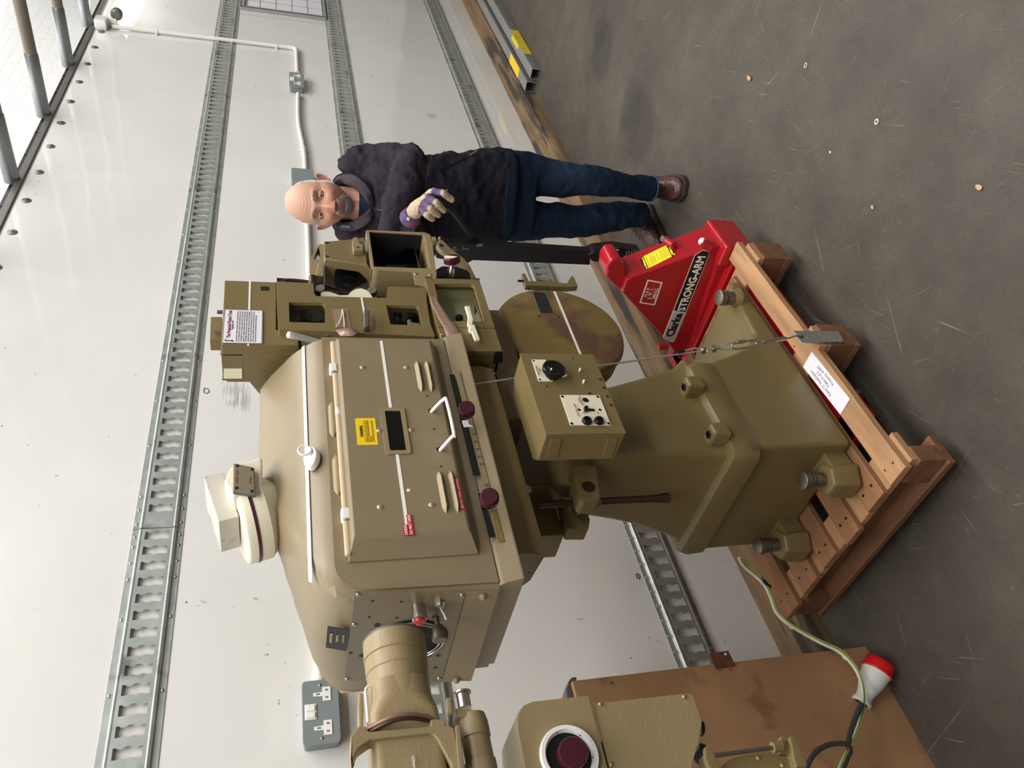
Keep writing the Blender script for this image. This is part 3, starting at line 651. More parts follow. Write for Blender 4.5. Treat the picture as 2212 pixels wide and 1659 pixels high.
# ---------------- pivot, elevating rod
part('pivot_block', B(1.215, 1.47, 1.50, 1.68, .93, 1.19), M_olived, bev=.01)
part('saddle_plate', B(1.10, 1.50, 1.56, 1.66, 1.02, 1.185), M_olived, bev=.004)
bm = lathe([(0, .010), (.30, .010), (.32, .0105), (.345, .0135), (.36, .0135)], (1.135, 1.475, 1.10), (0.005, 0, -1), 16)
part('elevating_rod', bm, M_rod)
rb = part('rod_bracket', B(1.125, 1.245, 1.50, 1.60, .955, .985), M_olived, bev=.008)
mk('collar', lathe([(0, .03), (.004, .032), (.008, .03), (.01, .018), (.03, .018), (.032, .026), (.05, .026), (.054, .018), (.066, .018)], (1.135, 1.475, 1.005), (0, 0, -1), 24), M_dsteel, rb)
pv = [P(x, y, Y=1.37) for x, y in ((1237, 1003), (1288, 1005), (1292, 1030), (1296, 1060), (1297, 1076), (1292, 1083), (1262, 1083), (1252, 1076))]
o = part('pivot_arm', prism(pv, (0, .05, 0)), M_olived, bev=.004)
q = P(1271, 1052, Y=1.37); mk('pivot_pin', lathe([(0, .0165), (.002, .0165)], q, (0, -1, 0), 22), M_rod, o)
bm = prism([P(x, y, Y=1.52) for x, y in ((1212, 1072), (1222, 1120), (1228, 1142), (1272, 1142), (1275, 1120), (1262, 1090), (1250, 1075))], (0, .05, 0)); part('lower_bracket', bm, M_olived, bev=.004)
# ---------------- lamp-table beam
sec = [(1.33, 1.252), (1.327, 1.215), (1.338, 1.172), (1.44, 1.186), (1.475, 1.21), (1.475, 1.252)]
bm = loft([[(x, y, z) for y, z in sec] for x in (.897, 1.494)])
bt = part('table_beam', bm, M_olive, bev=.006, smooth=30)
rivet('plug', 1137, 1057, 1.336, .0125, M_dgrey, bt, .12)
rivet('screw', 1143, 1237, 0, .003, M_black, bt, .3, X=.897); rivet('screw', 1125, 1253, 0, .003, M_black, bt, .3, X=.897)
bm = prism([P(x, y, Y=1.40) for x, y in ((1056, 668), (1085, 688), (1118, 765), (1126, 800), (1134, 905), (1093, 905), (1060, 760))], (0, .14, 0)); part('side_casting', bm, M_olive, bev=.004)
part('rear_frame', B(1.50, 1.86, 1.42, 1.56, 1.0, 1.30), M_olive, bev=.006)
# ---------------- lamphouse
XR, XF, HY, YF = .777, 1.538, 1.28, 1.64
lh = part('lamphouse', bmesh.new() if False else B(XR+.02, XF-.004, HY+.03, YF-.02, 1.272, 1.312), M_beige)
yc_ = (HY+YF)/2
def hood_sec(X, zmax, ins=0.):
    a = [(HY+ins, 1.312), (HY+ins, 1.45), (HY+ins, 1.60), (HY+.004+ins, 1.624), (HY+.014, 1.643), (HY+.036, 1.672), (HY+.062, 1.697), (HY+.092, 1.718), (HY+.125, 1.742), (HY+.155, 1.760), (yc_, 1.772)]
    b = [(2*yc_-y, z) for y, z in a[:-1]][::-1]
    return [(X, y, min(z, zmax-(abs(y-yc_)*.10 if z > 1.62 else 0))) for y, z in a+b]
R = [hood_sec(XR, 1.555, .014), hood_sec(XR+.001, 1.575, .009), hood_sec(XR+.005, 1.598, .004), hood_sec(XR+.013, 1.620, .001), hood_sec(XR+.026, 1.639), hood_sec(XR+.045, 1.655), hood_sec(XR+.068, 1.667)]
for X in (.88, .92, .97, 1.02, 1.07, 1.12, 1.16, 1.195): R.append(hood_sec(X, 1.667+(X-.845)*.29))
R += [hood_sec(1.23, 1.775), hood_sec(1.30, 9), hood_sec(1.538, 9)]
hood = mk('hood', loft(R), M_beige, lh, smooth=26)
# side skin with rounded rear top corner
sk = [(XF+.001, 1.311), (XF+.001, 1.6235), (.862, 1.6235), (.842, 1.620), (.824, 1.610), (.812, 1.593), (.806, 1.57), (.803, 1.54), (.799, 1.311)]
mk('side_skin', prism([(x, HY-.003, z) for x, z in sk], (0, .0029, 0)), M_beige, lh, bev=.0012)
# rear face: panel
def S6(a, b): return (660+a/3.814, 1100+b/3.814)
xr = XR-.0022
def rearplate(name, pts, m, parent, X=xr, th=.0022, r=0, holes=()):
    outp = []
    for a, b in pts:
        q = P(*S6(a, b), X=X); outp.append((-q.y, q.z))
    if r: outp = rpoly(outp, r)
    hs = [circ(-cy, cz, rr_, 36) for cy, cz, rr_ in holes]
    return mko(name, plate(outp, hs, (X, 0, 0), -YA, ZA, th), m, parent)
mc = (1.47, 1.487)     # centre of mirror opening (Y,z)
q0 = P(*S6(820, 1090), X=xr)
rp = rearplate('rear_panel', [(408, 680), (1320, 682), (1120, 1415), (318, 1415)], M_panelg, lh, holes=[(q0.y, q0.z-.005, .082)])
rearplate('lower_rear_panel', [(1330, 684), (1590, 684), (1365, 1415), (1128, 1415)], M_cast, lh)
mk('mirror_opening', lathe([(0, .081), (.0016, .081)], (XR-.001, q0.y, q0.z-.005), (1, 0, 0), 40), M_blackm, rp) if False else None
o = mk('mirror_rim', lathe([(0, .083), (.001, .083)], (XR-.0008, q0.y, q0.z-.005), (-1, 0, 0), 40), M_blackm, rp)
for rr_ in (.076, .068): mk('wire_ring', tube([(XR-.006, q0.y+rr_*math.cos(2*PI*k/40), q0.z-.005+rr_*math.sin(2*PI*k/40)) for k in range(41)], .0016, 6), M_steel, rp)
for a, b in ((435, 702), (1290, 706), (402, 948), (343, 1397), (1102, 1392)): rivet('screw', *S6(a, b), 0, .0052, M_steel, rp, .7, X=xr)
for a, b in ((1460, 712), (1243, 1400)): rivet('thumb_screw', *S6(a, b), 0, .0085, M_cast, lh, 1.2, X=xr)
bm = bmesh.new()
for a, b, r in ((552, 757, .0028), (788, 762, .0026), (525, 891, .0026), (752, 895, .0026), (592, 955, .0062), (372, 1185, .0035), (462, 1207, .0055), (1018, 1205, .0055), (1070, 1305, .0035), (1060, 888, .005), (1092, 1206, .005)):
    q = P(*S6(a, b), X=xr-.0005); lathe([(0, r), (.0006, r)], q, (-1, 0, 0), 12, bm)
mk('screw_hole', bm, M_black, rp)
q = P(*S6(925, 800), X=xr)
o = mk('warning_lamp', lathe([(0, .013), (.012, .0125), (.013, .0145), (.028, .0145), (.030, .0125)], q, (-1, 0, 0), 24), M_steel, rp)
mk('red_lens', lathe([(0, .011), (.004, .010), (.005, .006)], q+Vector((-.030, 0, 0)), (-1, 0, 0), 20), mat('red_lens', (205, 12, 36), .15), o)
q = P(*S6(1102, 768), X=xr); o = mk('toggle_switch', lathe([(0, .0105), (.004, .0105), (.0045, .007), (.010, .007)], q, (-1, 0, 0), 6), M_steel, rp)
mk('lever', tube([q+Vector((-.01, 0, 0)), q+Vector((-.024, .003, -.006)), q+Vector((-.034, .005, -.009))], lambda t: .0022+.0013*t, 8), M_steel, o)
q = P(*S6(1078, 890), X=xr); mk('focus_knob', lathe([(0, .005), (.018, .005), (.020, .010), (.028, .0125), (.036, .0125), (.037, .0145), (.048, .0145), (.05, .012)], q, (-1, 0, 0), 24), M_dsteel, rp)
# nameplate on the rear shoulder
np_ = rearplate('nameplate', [(182, 965), (357, 995), (337, 1170), (166, 1140)], M_plate, lh, X=XR-.0005, th=.001)
q = P(*S6(262, 1066), X=XR-.002)
for s, a, sz, m in (('CINEMATION CONTROLS', 212, .0088, M_gold), ('XENON LANTERN', 262, .0078, M_gold), ('60-90 AMP SUPPLY', 312, .0062, M_gold)):
    q = P(*S6(a, 1066+(a-212)*.05), X=XR-.0026); text('lettering', s, (XR-.0017, q.y, q.z), -YA, ZA, sz*.8, m, np_, shear=.2, bold=.0001, width=(.034, .026, .028)[(a-212)//50])
# tray with slots and brass scale
sec = [(1.282, 1.312), (1.272, 1.300), (1.262, 1.268), (1.262, 1.262), (1.60, 1.262), (1.60, 1.312)]
tr = mk('tray', loft([[(x, y, z) for y, z in sec] for x in (.793, 1.548)]), M_beige, lh, bev=.002)
def onslope(x, y, off=.0): 
    # point on the sloping front of the tray
    q = P(x, y, Y=1.268-off); return q
def S7(a, b): return (920+a/2.9625, 700+b/2.9625)
for pts in (((150, 322), (182, 322), (342, 968), (303, 968)), ((333, 1085), (352, 1080), (442, 1362), (405, 1366))):
    mk('slot', prism([onslope(*S7(a, b), off=.0012) for a, b in pts], (0, .001, 0)), M_blackm, tr)
o = mk('brass_scale', prism([onslope(*S7(a, b), off=.002) for a, b in ((182, 300), (214, 300), (503, 1393), (462, 1393))], (0, .001, 0)), M_cast, tr)
mk('worn_brass', prism([onslope(*S7(a, b), off=.0026) for a, b in ((412, 1170), (442, 1165), (503, 1393), (462, 1393))], (0, .0008, 0)), M_brass, o)
for s, a, b in (('6', 305, 705), ('5', 318, 752), ('4', 330, 800), ('3', 344, 848), ('2', 358, 896), ('0', 390, 1030), ('3', 430, 1195)):
    q = onslope(*S7(a, b), off=.003); text('engraving', s, q, XA, ZA, .014, M_dgrey, o)
for a, b, r in ((255, 540, .0195), (400, 1105, .0205)):
    q = P(*S7(a, b), Y=1.215)
    k_ = mk('adjusting_knob', lathe([(0, r*.55), (.004, r), (.020, r), (.022, r*.93), (.024, r*.9), (.026, r*.8), (.0262, .002)], (q.x, q.y+.012, q.z-.004), (-.35, -1, .25), 32), M_bake, lh)
    mk('stem', tube([(q.x+.003, q.y+.012, q.z-.004), (q.x+.012, 1.27, q.z+.0)], .004, 8), M_black, k_)
mk('pointer_tab', prism([P(*S7(a, b), Y=1.25) for a, b in ((232, 617), (268, 615), (275, 640), (303, 655), (245, 657))], (0, .002, 0)), M_white, lh)
# hinged side door
dz = [P(715, 746, Y=HY-.003), P(934, 744, Y=HY-.003), P(1037, 1196, Y=HY-.003), P(757, 1218, Y=HY-.003)]
x0, x1 = (dz[2].x+dz[3].x)/2, (dz[0].x+dz[1].x)/2; z1, z0 = (dz[0].z+dz[3].z)/2, (dz[1].z+dz[2].z)/2
dy = .026
def ring(i, y): return [(x0+i[0], y, z0+i[2]), (x1-i[1], y, z0+i[2]), (x1-i[1], y, z1-i[3]), (x0+i[0], y, z1-i[3])]
yo = HY-.0032
win = P(858, 934, Y=yo-dy)
bm = loft([ring((0, 0, 0, 0), yo), ring((0, 0, 0, 0), yo-.003), ring((.036, .007, .013, .010), yo-dy+.002), ring((.044, .012, .018, .014), yo-dy)])
door = mk('side_door', bm, M_beige, lh, bev=.003, seg=3, smooth=14)
mk('top_lip', B(x0+.01, x1-.002, yo-.014, yo-.002, z1-.006, z1+.006), mat('chipped_cream_lip', (214, 192, 160), .4, stain=(242, 240, 234), sscale=22, sthr=.6), door, bev=.004)
yd = yo-dy
W8 = [P(x, y, Y=yd) for x, y in ((830, 889), (865, 889), (877, 974), (843, 975))]
wx0, wx1 = (W8[2].x+W8[3].x)/2, (W8[0].x+W8[1].x)/2; wz1, wz0 = (W8[0].z+W8[3].z)/2, (W8[1].z+W8[2].z)/2
plate_y('window_surround', rpoly(rect(wx0-.010, wx1+.010, wz0-.010, wz1+.010), .006), [rpoly(rect(wx0, wx1, wz0, wz1), .003)], yd-.003, .003, M_cast, door)
mk('dark_window', B(wx0-.001, wx1+.001, yd-.0012, yd+.001, wz0-.001, wz1+.001), mat('welding_glass', (3, 3, 5), .06), door)
# tape line
def tape(name, pts, Y, w, parent, m=None):
    bm = bmesh.new()
    for (a, b) in zip(pts, pts[1:]):
        A, Bq = Vector(a), Vector(b); d = (Bq-A).normalized(); n = Vector((-d.z, 0, d.x))*w/2
        prism([A-n, Bq-n, Bq+n, A+n], (0, -.0006, 0), bm)
    return mk(name, bm, m or M_tape, parent, smooth=0)
zt = P(845, 830, Y=yd).z
a = P(820, 744, Y=yd); b = P(882, 1115, Y=yd); zt = (a.z+b.z)/2
tape('white_stripe', [(x1-.016, yd, zt), (wx1+.008, yd, zt)], yd, .007, door)
tape('white_stripe', [(wx0-.008, yd, zt), (x0+.045, yd, zt)], yd, .007, door)
bm = prism([(x0+.004, yo-.004, zt-.0035), (x0+.045, yd-.0006, zt-.0035), (x0+.045, yd-.0006, zt+.0035), (x0+.004, yo-.004, zt+.0035)], (-.0002, -.0006, 0)); mk('white_stripe', bm, M_tape, door, smooth=0)
def S1(a, b): return (560+a/3.072, 700+b/3.072)
for a, b in ((684, 288), (975, 288), (797, 708), (1005, 704), (801, 1214), (1143, 1199)): rivet('domed_rivet', *S1(a, b), yd, .0062, M_rivet, door, .5)
rivet('paint_spot', *S1(990, 1103), yd, .004, M_tape, door, .2)
# pressed louvres
def louvre(pa, pb, Y, parent, w=.0075):
    a = P(*S1(*pa), Y=Y); b = P(*S1(*pb), Y=Y); a.z = b.z = (a.z+b.z)/2
    xa, xb = min(a.x, b.x), max(a.x, b.x); rings = []
    n = 14
    for i in range(n+1):
        t = i/n; X = xa+(xb-xa)*t; e = min(1, math.sin(PI*min(t*6, 1)/2), math.sin(PI*min((1-t)*6, 1)/2))
        rings.append([(X, Y+.0005, a.z-w*.5*e), (X, Y-.007*e, a.z-w*.55*e), (X, Y-.0085*e, a.z-w*.2*e), (X, Y-.004*e, a.z+w*.5*e), (X, Y+.0005, a.z+w*.9*e+.0002)])
    mk('louvre', loft(rings), M_cast, parent, smooth=60)
for pa, pb in (((1042, 245), (1078, 452)), ((1105, 245), (1145, 452)), ((1190, 975), (1240, 1258)), ((1265, 972), (1318, 1255))): louvre(pa, pb, yd, door)
for pa, pb in (((478, 515), (495, 755)), ((508, 865), (525, 1140))): louvre(pa, pb, HY-.003, lh, .010)
# wire handle
ys = yd
H = [P(*S1(1142, 582), Y=ys), P(*S1(1222, 502), Y=ys-.045), P(*S1(1245, 515), Y=ys-.05), P(*S1(1292, 725), Y=ys-.05), P(*S1(1278, 750), Y=ys-.045), P(*S1(1200, 838), Y=ys)]
za = [h.z for h in H]
mk('wire_handle', tube(smoothpath(H, 5), .0042, 12), M_white, door)
for a, b in ((1140, 575), (1195, 832)):
    q = P(*S1(a, b), Y=yd); mk('handle_hole', lathe([(0, .0065), (.0006, .0065)], q, (0, -1, 0), 14), M_black, door)
for a, b in ((1114, 477), (1160, 697), (1205, 945), (1433, 1503)):
    q = P(*S1(a, b), Y=yd if a < 1400 else yo-.004); mk('screw_hole', lathe([(0, .0022), (.0006, .0022)], q, (0, -1, 0), 10), M_black, door)
# yellow warning label
lb = [P(*S1(a, b), Y=yd) for a, b in ((633, 627), (768, 624), (790, 802), (655, 803))]
xa, xb = (lb[2].x+lb[3].x)/2, (lb[0].x+lb[1].x)/2; zb_, za_ = (lb[1].z+lb[2].z)/2, (lb[0].z+lb[3].z)/2
wl = mk('warning_label', B(xa, xb, yd-.0006, yd+.0002, zb_, za_), M_yel, door, smooth=0)
xc = (xa+xb)/2; W_ = xb-xa; Ht = za_-zb_
text('lettering', 'WARNING', (xc, yd-.0007, za_-Ht*.25), XA, ZA, .0085, M_ink, wl, bold=.0002, width=W_*.42)
mk('rule', B(xa+W_*.1, xb-W_*.1, yd-.0011, yd-.0006, za_-Ht*.38, za_-Ht*.37), M_inky, wl)
for i, s in enumerate(('ALWAYS ALLOW LAMP TO COOL FOR AT', 'LEAST 10 MINUTES BEFORE OPENING', 'THE DOOR', 'ALWAYS WEAR GOGGLES AND GLOVES')):
    text('lettering', s, (xa+W_*.1, yd-.0007, za_-Ht*(.48+.105*i)), XA, ZA, .0048, M_inky, wl, align='LEFT', width=W_*(.8, .8, .2, .8)[i])
# red embossed tapes
def redlabel(s, a, b, c, w=.0105):
    A = P(*S1(*a), Y=yd); Bq = P(*S1(*b), Y=yd); z = (A.z+Bq.z)/2; xa, xb = min(A.x, Bq.x), max(A.x, Bq.x)
    o = mk('embossed_label', B(xa, xb, yd-.0016, yd-.0006, z-w/2, z+w/2), M_redtape, door, smooth=0)
    text('lettering', s, ((xa+xb)/2, yd-.0016, z), XA, ZA, w*.82, M_tape, o, width=(xb-xa)*.93)
redlabel('DANGER', (967, 1335), (980, 1405), 0); redlabel('DO NOT OPEN', (992, 1268), (1012, 1403), 0); redlabel('DO NOT MOVE CONTROLS', (1306, 1022), (1350, 1232), 0)
# white catches on the hood slope
for a, b in ((490, 305), (572, 1275)):
    q = P(*S1(a, b), Y=HY-.012)
    o = mk('door_hinge', B(q.x-.013, q.x+.016, HY-.022, HY-.002, q.z-.010, q.z+.009), M_white, lh, bev=.004, seg=3)
    mk('hinge_pin', lathe([(0, .0055), (.003, .005), (.003, .002)], (q.x-.012, HY-.016, q.z-.002), (-1, -.4, 0), 14), M_steel, o)
# swivel catch with ring
q = P(*S1(350, 835), Y=HY+.012)
bs = loft([[(q.x-.026+.052*0+math.cos(2*PI*k/24)*.03*s+.0, q.y+h*-.8+math.sin(2*PI*k/24)*.011*s, q.z+h*.6+math.sin(2*PI*k/24)*.014*s) for k in range(24)] for h, s in ((-.004, 1.0), (.006, 1.0), (.0095, .9))])
o = mk('swivel_catch', bs, M_white, lh, smooth=40)
mk('catch_ring', tube([(q.x-.014+.013*math.cos(2*PI*k/16), q.y-.014, q.z+.016+.013*math.sin(2*PI*k/16)) for k in range(17)], .003, 8), M_white, o)
# white stripe along the hood slope
pts = [P(x, y, Y=HY+.030) for x, y in ((646, 750), (663, 1210))]
zs = 1.664
bm = prism([(XF, HY+.0262, 1.6625), (.845, HY+.0262, 1.6625), (.853, HY+.0312, 1.669), (XF, HY+.0312, 1.669)], (0, -.0007, .0009)); mk('white_stripe', bm, M_tape, lh, smooth=0)
# cowl (chimney): tilted drum, duct, junction plate
cx = P(560, 1110, Y=1.44); tl = Vector((-.30, 0, 1)).normalized()
cb0 = P(570, 1112, Y=1.46)
ch = mk('chimney_drum', lathe([(-.03, .07), (.0, .094), (.004, .098), (.050, .098), (.055, .095), (.058, .088), (.058, .0)], cb0, tl, 48), M_cream, lh)
mk('maroon_band', lathe([(.030, .0982), (.0302, .0990), (.037, .0990), (.0372, .0982)], cb0, tl, 48, cap=False), mat('maroon_band', (84, 34, 52), .4), ch)
u_ = Vector((1, 0, .30)).normalized()
d0 = cb0+tl*.06+u_*.038
def obox(c, hx, hy, h0, h1):
    return prism([c+u_*a*hx+YA*b*hy+tl*h0 for a, b in ((-1, -1), (1, -1), (1, 1), (-1, 1))], tl*(h1-h0))
mk('duct', obox(d0, .066, .055, 0, .042), mat('scuffed_galvanised_duct', (205, 200, 188), .5, .2, stain=(150, 140, 128), sscale=16, sthr=.6), ch, bev=.002)
bm = prism([P(x, y, Y=1.36) for x, y in ((497, 1008), (566, 985), (566, 1062), (503, 1072), (484, 1040))], (0, .10, 0)); mk('drum_lug', bm, M_cream, ch, bev=.006)
Sj = lambda a, b: (440+a/5.925, 960+b/5.925)
jy = 1.345
o = mk('cover_plate', prism([P(*Sj(a, b), Y=jy) for a, b in ((385, 245), (640, 300), (655, 635), (378, 590))], (0, .004, 0)), M_panelg, ch, bev=.002)
o2 = mk('plate_gasket', prism([P(*Sj(a, b), Y=jy+.004) for a, b in ((380, 238), (645, 295), (660, 642), (373, 597))], (0, .012, 0)), M_dgrey, ch, bev=.002)
for a, b in ((427, 272), (618, 318), (612, 600), (415, 557)): rivet('screw', *Sj(a, b), jy, .0042, M_ink, o, .5)
tpx('lettering', 'BASKET - ALLEE', 423, 415, jy-.0003, .006, M_inkb, o, S_=Sj, width=.034); tpx('lettering', 'THOMSON', 595, 455, jy-.0003, .005, M_inkb, o, S_=Sj, width=.018)
# ---------------- projector head (picture mechanism)
YH = 1.33
hd = part('mechanism_case', prism([P(x, y, Y=YH) for x, y in ((485, 605), (597, 609), (597, 712), (642, 714), (646, 745), (478, 745))], (0, .034, 0)), M_olive, bev=.003)
mk('case_back', B(1.645, 1.838, 1.362, 1.53, 1.70, 1.862), M_olive, hd)
# rear housing facing the lamphouse, with an open notch at its top
XS = 1.566
Sh = lambda a, b: (440+a/7.214, 640+b/7.214)
def qx(x, y): return P(x, y, X=XS)
yN, yB = qx(480, 767).y, qx(480, 822).y
zt_, zn = qx(478, 790).z, qx(524, 790).z
bm = prism([qx(524, 763), qx(524, 822), qx(536, 822), qx(559, 850), qx(566, 855), qx(594, 856), qx(650, 840), qx(650, 763)], (.26, 0, 0)); mk('rear_housing', bm, M_olive, hd, bev=.002)
bm = B(XS+.02, XS+.26, yN, yB, zn, zt_); B(XS, XS+.26, yN-.004, yN+.001, zn, zt_, bm); B(XS, XS+.26, yB-.004, yB, zn, zt_, bm)
mk('notch_wall', bm, M_olive, hd)
mk('notch_back', prism([qx(481, 766), qx(481, 797), qx(524, 797), qx(524, 766)], (.004, 0, 0)), M_olive, hd)
mk('cream_deflector', prism([P(x, y, X=XS-.002) for x, y in ((483, 797), (483, 818), (523, 818), (523, 797))], (.004, 0, 0)), M_cream, hd)
mk('top_box', prism([P(x, y, Y=1.43) for x, y in ((455, 684), (480, 684), (480, 733), (453, 733))], (0, .04, 0)), M_olive, hd, bev=.002)
for a, b in ((476, 674), (471, 718)):
    q = P(a, b, Y=1.42); mk('hex_bolt', lathe([(0, .006), (.014, .006)], (q.x, q.y, q.z-.006), (0, 0, 1), 6), M_dsteel, hd)
mk('white_stripe', prism([P(x, y, Y=YH) for x, y in ((538, 606), (542, 606), (538, 747), (534, 747))], (0, -.0006, 0)), M_tape, hd, smooth=0)
mk('finger_slot', prism([P(x, y, Y=YH) for x, y in ((563, 619), (580, 619), (582, 622), (581, 628), (565, 628), (563, 626))], (0, -.0006, 0)), M_blackm, hd)
# gate door with two windows
dp = [(598, 609), (676, 613), (679, 636), (684, 641), (834, 645), (837, 622), (842, 620), (917, 623), (929, 700), (940, 729), (602, 712)]
w1 = [(624, 654), (697, 655), (702, 662), (702, 699), (625, 697)]; w2 = [(834, 660), (900, 662), (904, 666), (912, 704), (843, 702)]
gd = plate_y('gate_door', rpoly(xz(dp, YH-.02), .004), [rpoly(xz(w1, YH-.02), .003), rpoly(xz(w2, YH-.02), .003)], YH-.022, .024, M_olive, hd)
bm = prism([P(x, y, Y=YH+.10) for x, y in ((598, 600), (690, 607), (690, 650), (840, 652), (840, 612), (925, 618), (940, 735), (598, 735))], (0, .10, 0)); mk('inner_case', bm, M_black, hd)
bm = bmesh.new()
for a, b in (((598, 609), (602, 712)), ((937, 729), (602, 712)), ((842, 621), (917, 623)), ((598, 609), (676, 613))):
    p0, p1 = P(*a, Y=YH), P(*b, Y=YH); n_ = (p1-p0).cross(YA).normalized()*.002
    prism([p0-n_, p1-n_, p1+n_, p0+n_], (0, .13, 0), bm)
mk('door_return', bm, M_olive, hd)
mk('white_stripe', prism([P(x, y, Y=YH-.0225) for x, y in ((779, 643), (783, 643), (789, 677), (785, 677))], (0, -.0006, 0)), M_tape, gd, smooth=0)
mk('window_glass', prism([P(x, y, Y=YH-.012) for x, y in w1], (0, .001, 0)), M_glass, gd); mk('window_glass', prism([P(x, y, Y=YH-.012) for x, y in w2], (0, .001, 0)), M_glass, gd)
mk('grey_backplate', prism([P(x, y, Y=YH+.06) for x, y in ((615, 640), (712, 642), (715, 705), (615, 704))], (0, .003, 0)), mat('grey_green_interior', (92, 94, 84), .4), hd)
for a, b, r, m in ((634, 661, .006, M_black), (656, 692, .008, M_black), (648, 669, .009, M_yelb), (652, 672, .007, M_inkb), (635, 686, .004, M_black)):
    q = P(a, b, Y=YH+.055); mk('mechanism_stud', lathe([(0, r), (.008, r*.9)], q, (0, -1, 0), 14), m, hd)
q = P(680, 683, Y=YH+.055); mk('embossed_disc', lathe([(0, .026), (.002, .026), (.003, .02), (.002, .017), (.004, .012), (.003, .001)], q, (0, -1, 0), 28), mat('grey_disc', (120, 122, 110), .4), hd)
q = P(890, 695, Y=YH+.03); mk('film_guide', prism([P(x, y, Y=YH+.03) for x, y in ((880, 690), (886, 688), (890, 696), (908, 698), (908, 704), (888, 702), (882, 700))], (0, .012, 0)), M_cream, hd, bev=.002)
for a, b, r, m in ((877, 679, .006, M_cream), (889, 683, .005, M_dsteel), (862, 691, .012, M_black), (872, 690, .014, M_dgrey), (853, 680, .016, M_blackm)):
    q = P(a, b, Y=YH+.05); mk('roller', lathe([(0, r), (.02, r), (.021, r*.5)], q, (0, -1, 0), 18), m, hd)
# latch bar on the gate door
bm = prism([P(x, y, Y=YH-.045) for x, y in ((786, 668), (798, 668), (798, 703), (794, 705), (786, 704))], (0, .012, 0)); o = mk('latch_bar', bm, M_dgrey, gd, bev=.003, seg=3)
mk('latch_post', prism([P(x, y, Y=YH-.035) for x, y in ((786, 700), (794, 702), (793, 710), (786, 709))], (0, .02, 0)), M_dsteel, o); 
q = P(791, 714, Y=YH-.02); mk('latch_screw', ball(q, .004, 6), M_steel, o)
# taped wire on the door
mk('clear_tape', prism([P(x, y, Y=YH-.0225) for x, y in ((717, 668), (720, 667), (751, 668), (758, 706), (727, 708), (724, 700))], (0, -.0005, 0)), M_fgtape, gd, smooth=0)
o = mk('clear_tape', loft([[P(x, y, Y=YH-.023-d) for x, y, d in ((725, 714, .0), (756, 706, .004), (771, 718, .012))], [P(x, y, Y=YH-.023-d) for x, y, d in ((736, 726, .004), (760, 726, .006), (770, 722, .012))]], cap=False, close=False), M_fgtape, gd, smooth=60)
o.modifiers.new('s', 'SOLIDIFY').thickness = .0006
mk('tie_wire', tube([P(x, y, Y=YH-.026) for x, y in ((726, 705), (732, 699), (738, 682), (740, 668), (743, 690), (744, 707))], .0014, 6, sm=4), M_cream, gd)
# under-door casting, handle and dowser
mk('dowser_plate', prism([P(x, y, Y=YH+.01) for x, y in ((645, 716), (700, 714), (720, 716), (765, 726), (940, 728), (940, 735), (765, 742), (700, 742), (650, 748))], (0, .05, 0)), M_cast, hd, bev=.004)
q0_, q1_ = P(622, 723, Y=1.30), P(672, 734, Y=1.33)
mk('white_handle', tube([q0_, q0_+(q1_-q0_)*.06, q0_+(q1_-q0_)*.2, q1_+(q1_-q0_)*.4], lambda t: .0105-.003*t if t > .02 else .008, 16), M_white, hd)
q = P(707, 725, Y=1.325); mk('chrome_button', lathe([(0, .009), (.006, .009), (.008, .005)], q, (0, -1, 0), 18), M_steel, hd)
q = P(876, 724, Y=1.322); mk('small_stud', lathe([(0, .0025), (.012, .0025), (.014, .004)], q, (0, -1, .1), 8), M_steel, hd)
# inching gear, screws and cream cam behind the notch of the door
mk('cream_casting', prism([P(x, y, Y=1.345) for x, y in ((694, 642), (693, 632), (698, 628), (714, 630), (733, 637), (752, 637), (758, 630), (768, 624), (780, 622), (792, 626), (802, 636), (806, 643), (806, 655), (694, 655))], (0, .02, 0)), M_cream, hd, bev=.002)
q = P(700, 622, Y=1.34)
def knurl(name, x, y, Y, r, L, m, parent=hd, up=(0, 0, 1)):
    q = P(x, y, Y=Y); o = mk(name, lathe([(0, r*.5), (L*.35, r*.5), (L*.4, r), (L*.95, r), (L, r*.9)], q-Vector(up)*L, up, 20), m, parent)
    return o
knurl('knurled_screw', 692, 622, 1.34, .013, .028, M_dsteel, up=(-.3, -.9, .2)); knurl('knurled_screw', 804, 626, 1.34, .013, .028, M_dsteel, up=(-.3, -.9, .2))
bm = lathe([(0, .03), (.010, .03)], P(712, 640, Y=1.37), (0, 1, 0), 36)
for i in range(24):
    a = 2*PI*i/24; c_ = P(712, 640, Y=1.37); B(-.001, .001, -.001, .011, -.0015, .0015); 
    lathe([(0, .0022), (.011, .0022)], (c_.x+.031*math.cos(a), c_.y-.0005, c_.z+.031*math.sin(a)), (0, 1, 0), 6, bm)
mk('gear_wheel', bm, M_rod, hd)
mk('gear_cover', tube([P(x, y, Y=1.40) for x, y in ((612, 605), (630, 605), (660, 608), (690, 615), (720, 630), (750, 635))], .005, 8, sm=4), M_rod, hd)
q = P(676, 630, Y=1.36); mk('drive_shaft', lathe([(0, .016), (.05, .016), (.052, .01), (.09, .01)], (q.x-.02, q.y, q.z), (1, 0, 0), 20), M_rod, hd)
mk('grey_bracket', prism([P(x, y, Y=1.42) for x, y in ((780, 613), (795, 611), (812, 625), (815, 645), (800, 645), (778, 622))], (0, .01, 0)), M_dgrey, hd)
# ---------------- lens mount casting on the front of the head
YL = 1.35
lm = part('lens_mount', prism([P(x, y, Y=YL) for x, y in ((700, 521), (720, 520), (760, 516), (787, 512), (794, 575), (760, 569), (701, 561))], (0, .012, 0)), M_olive, bev=.003)
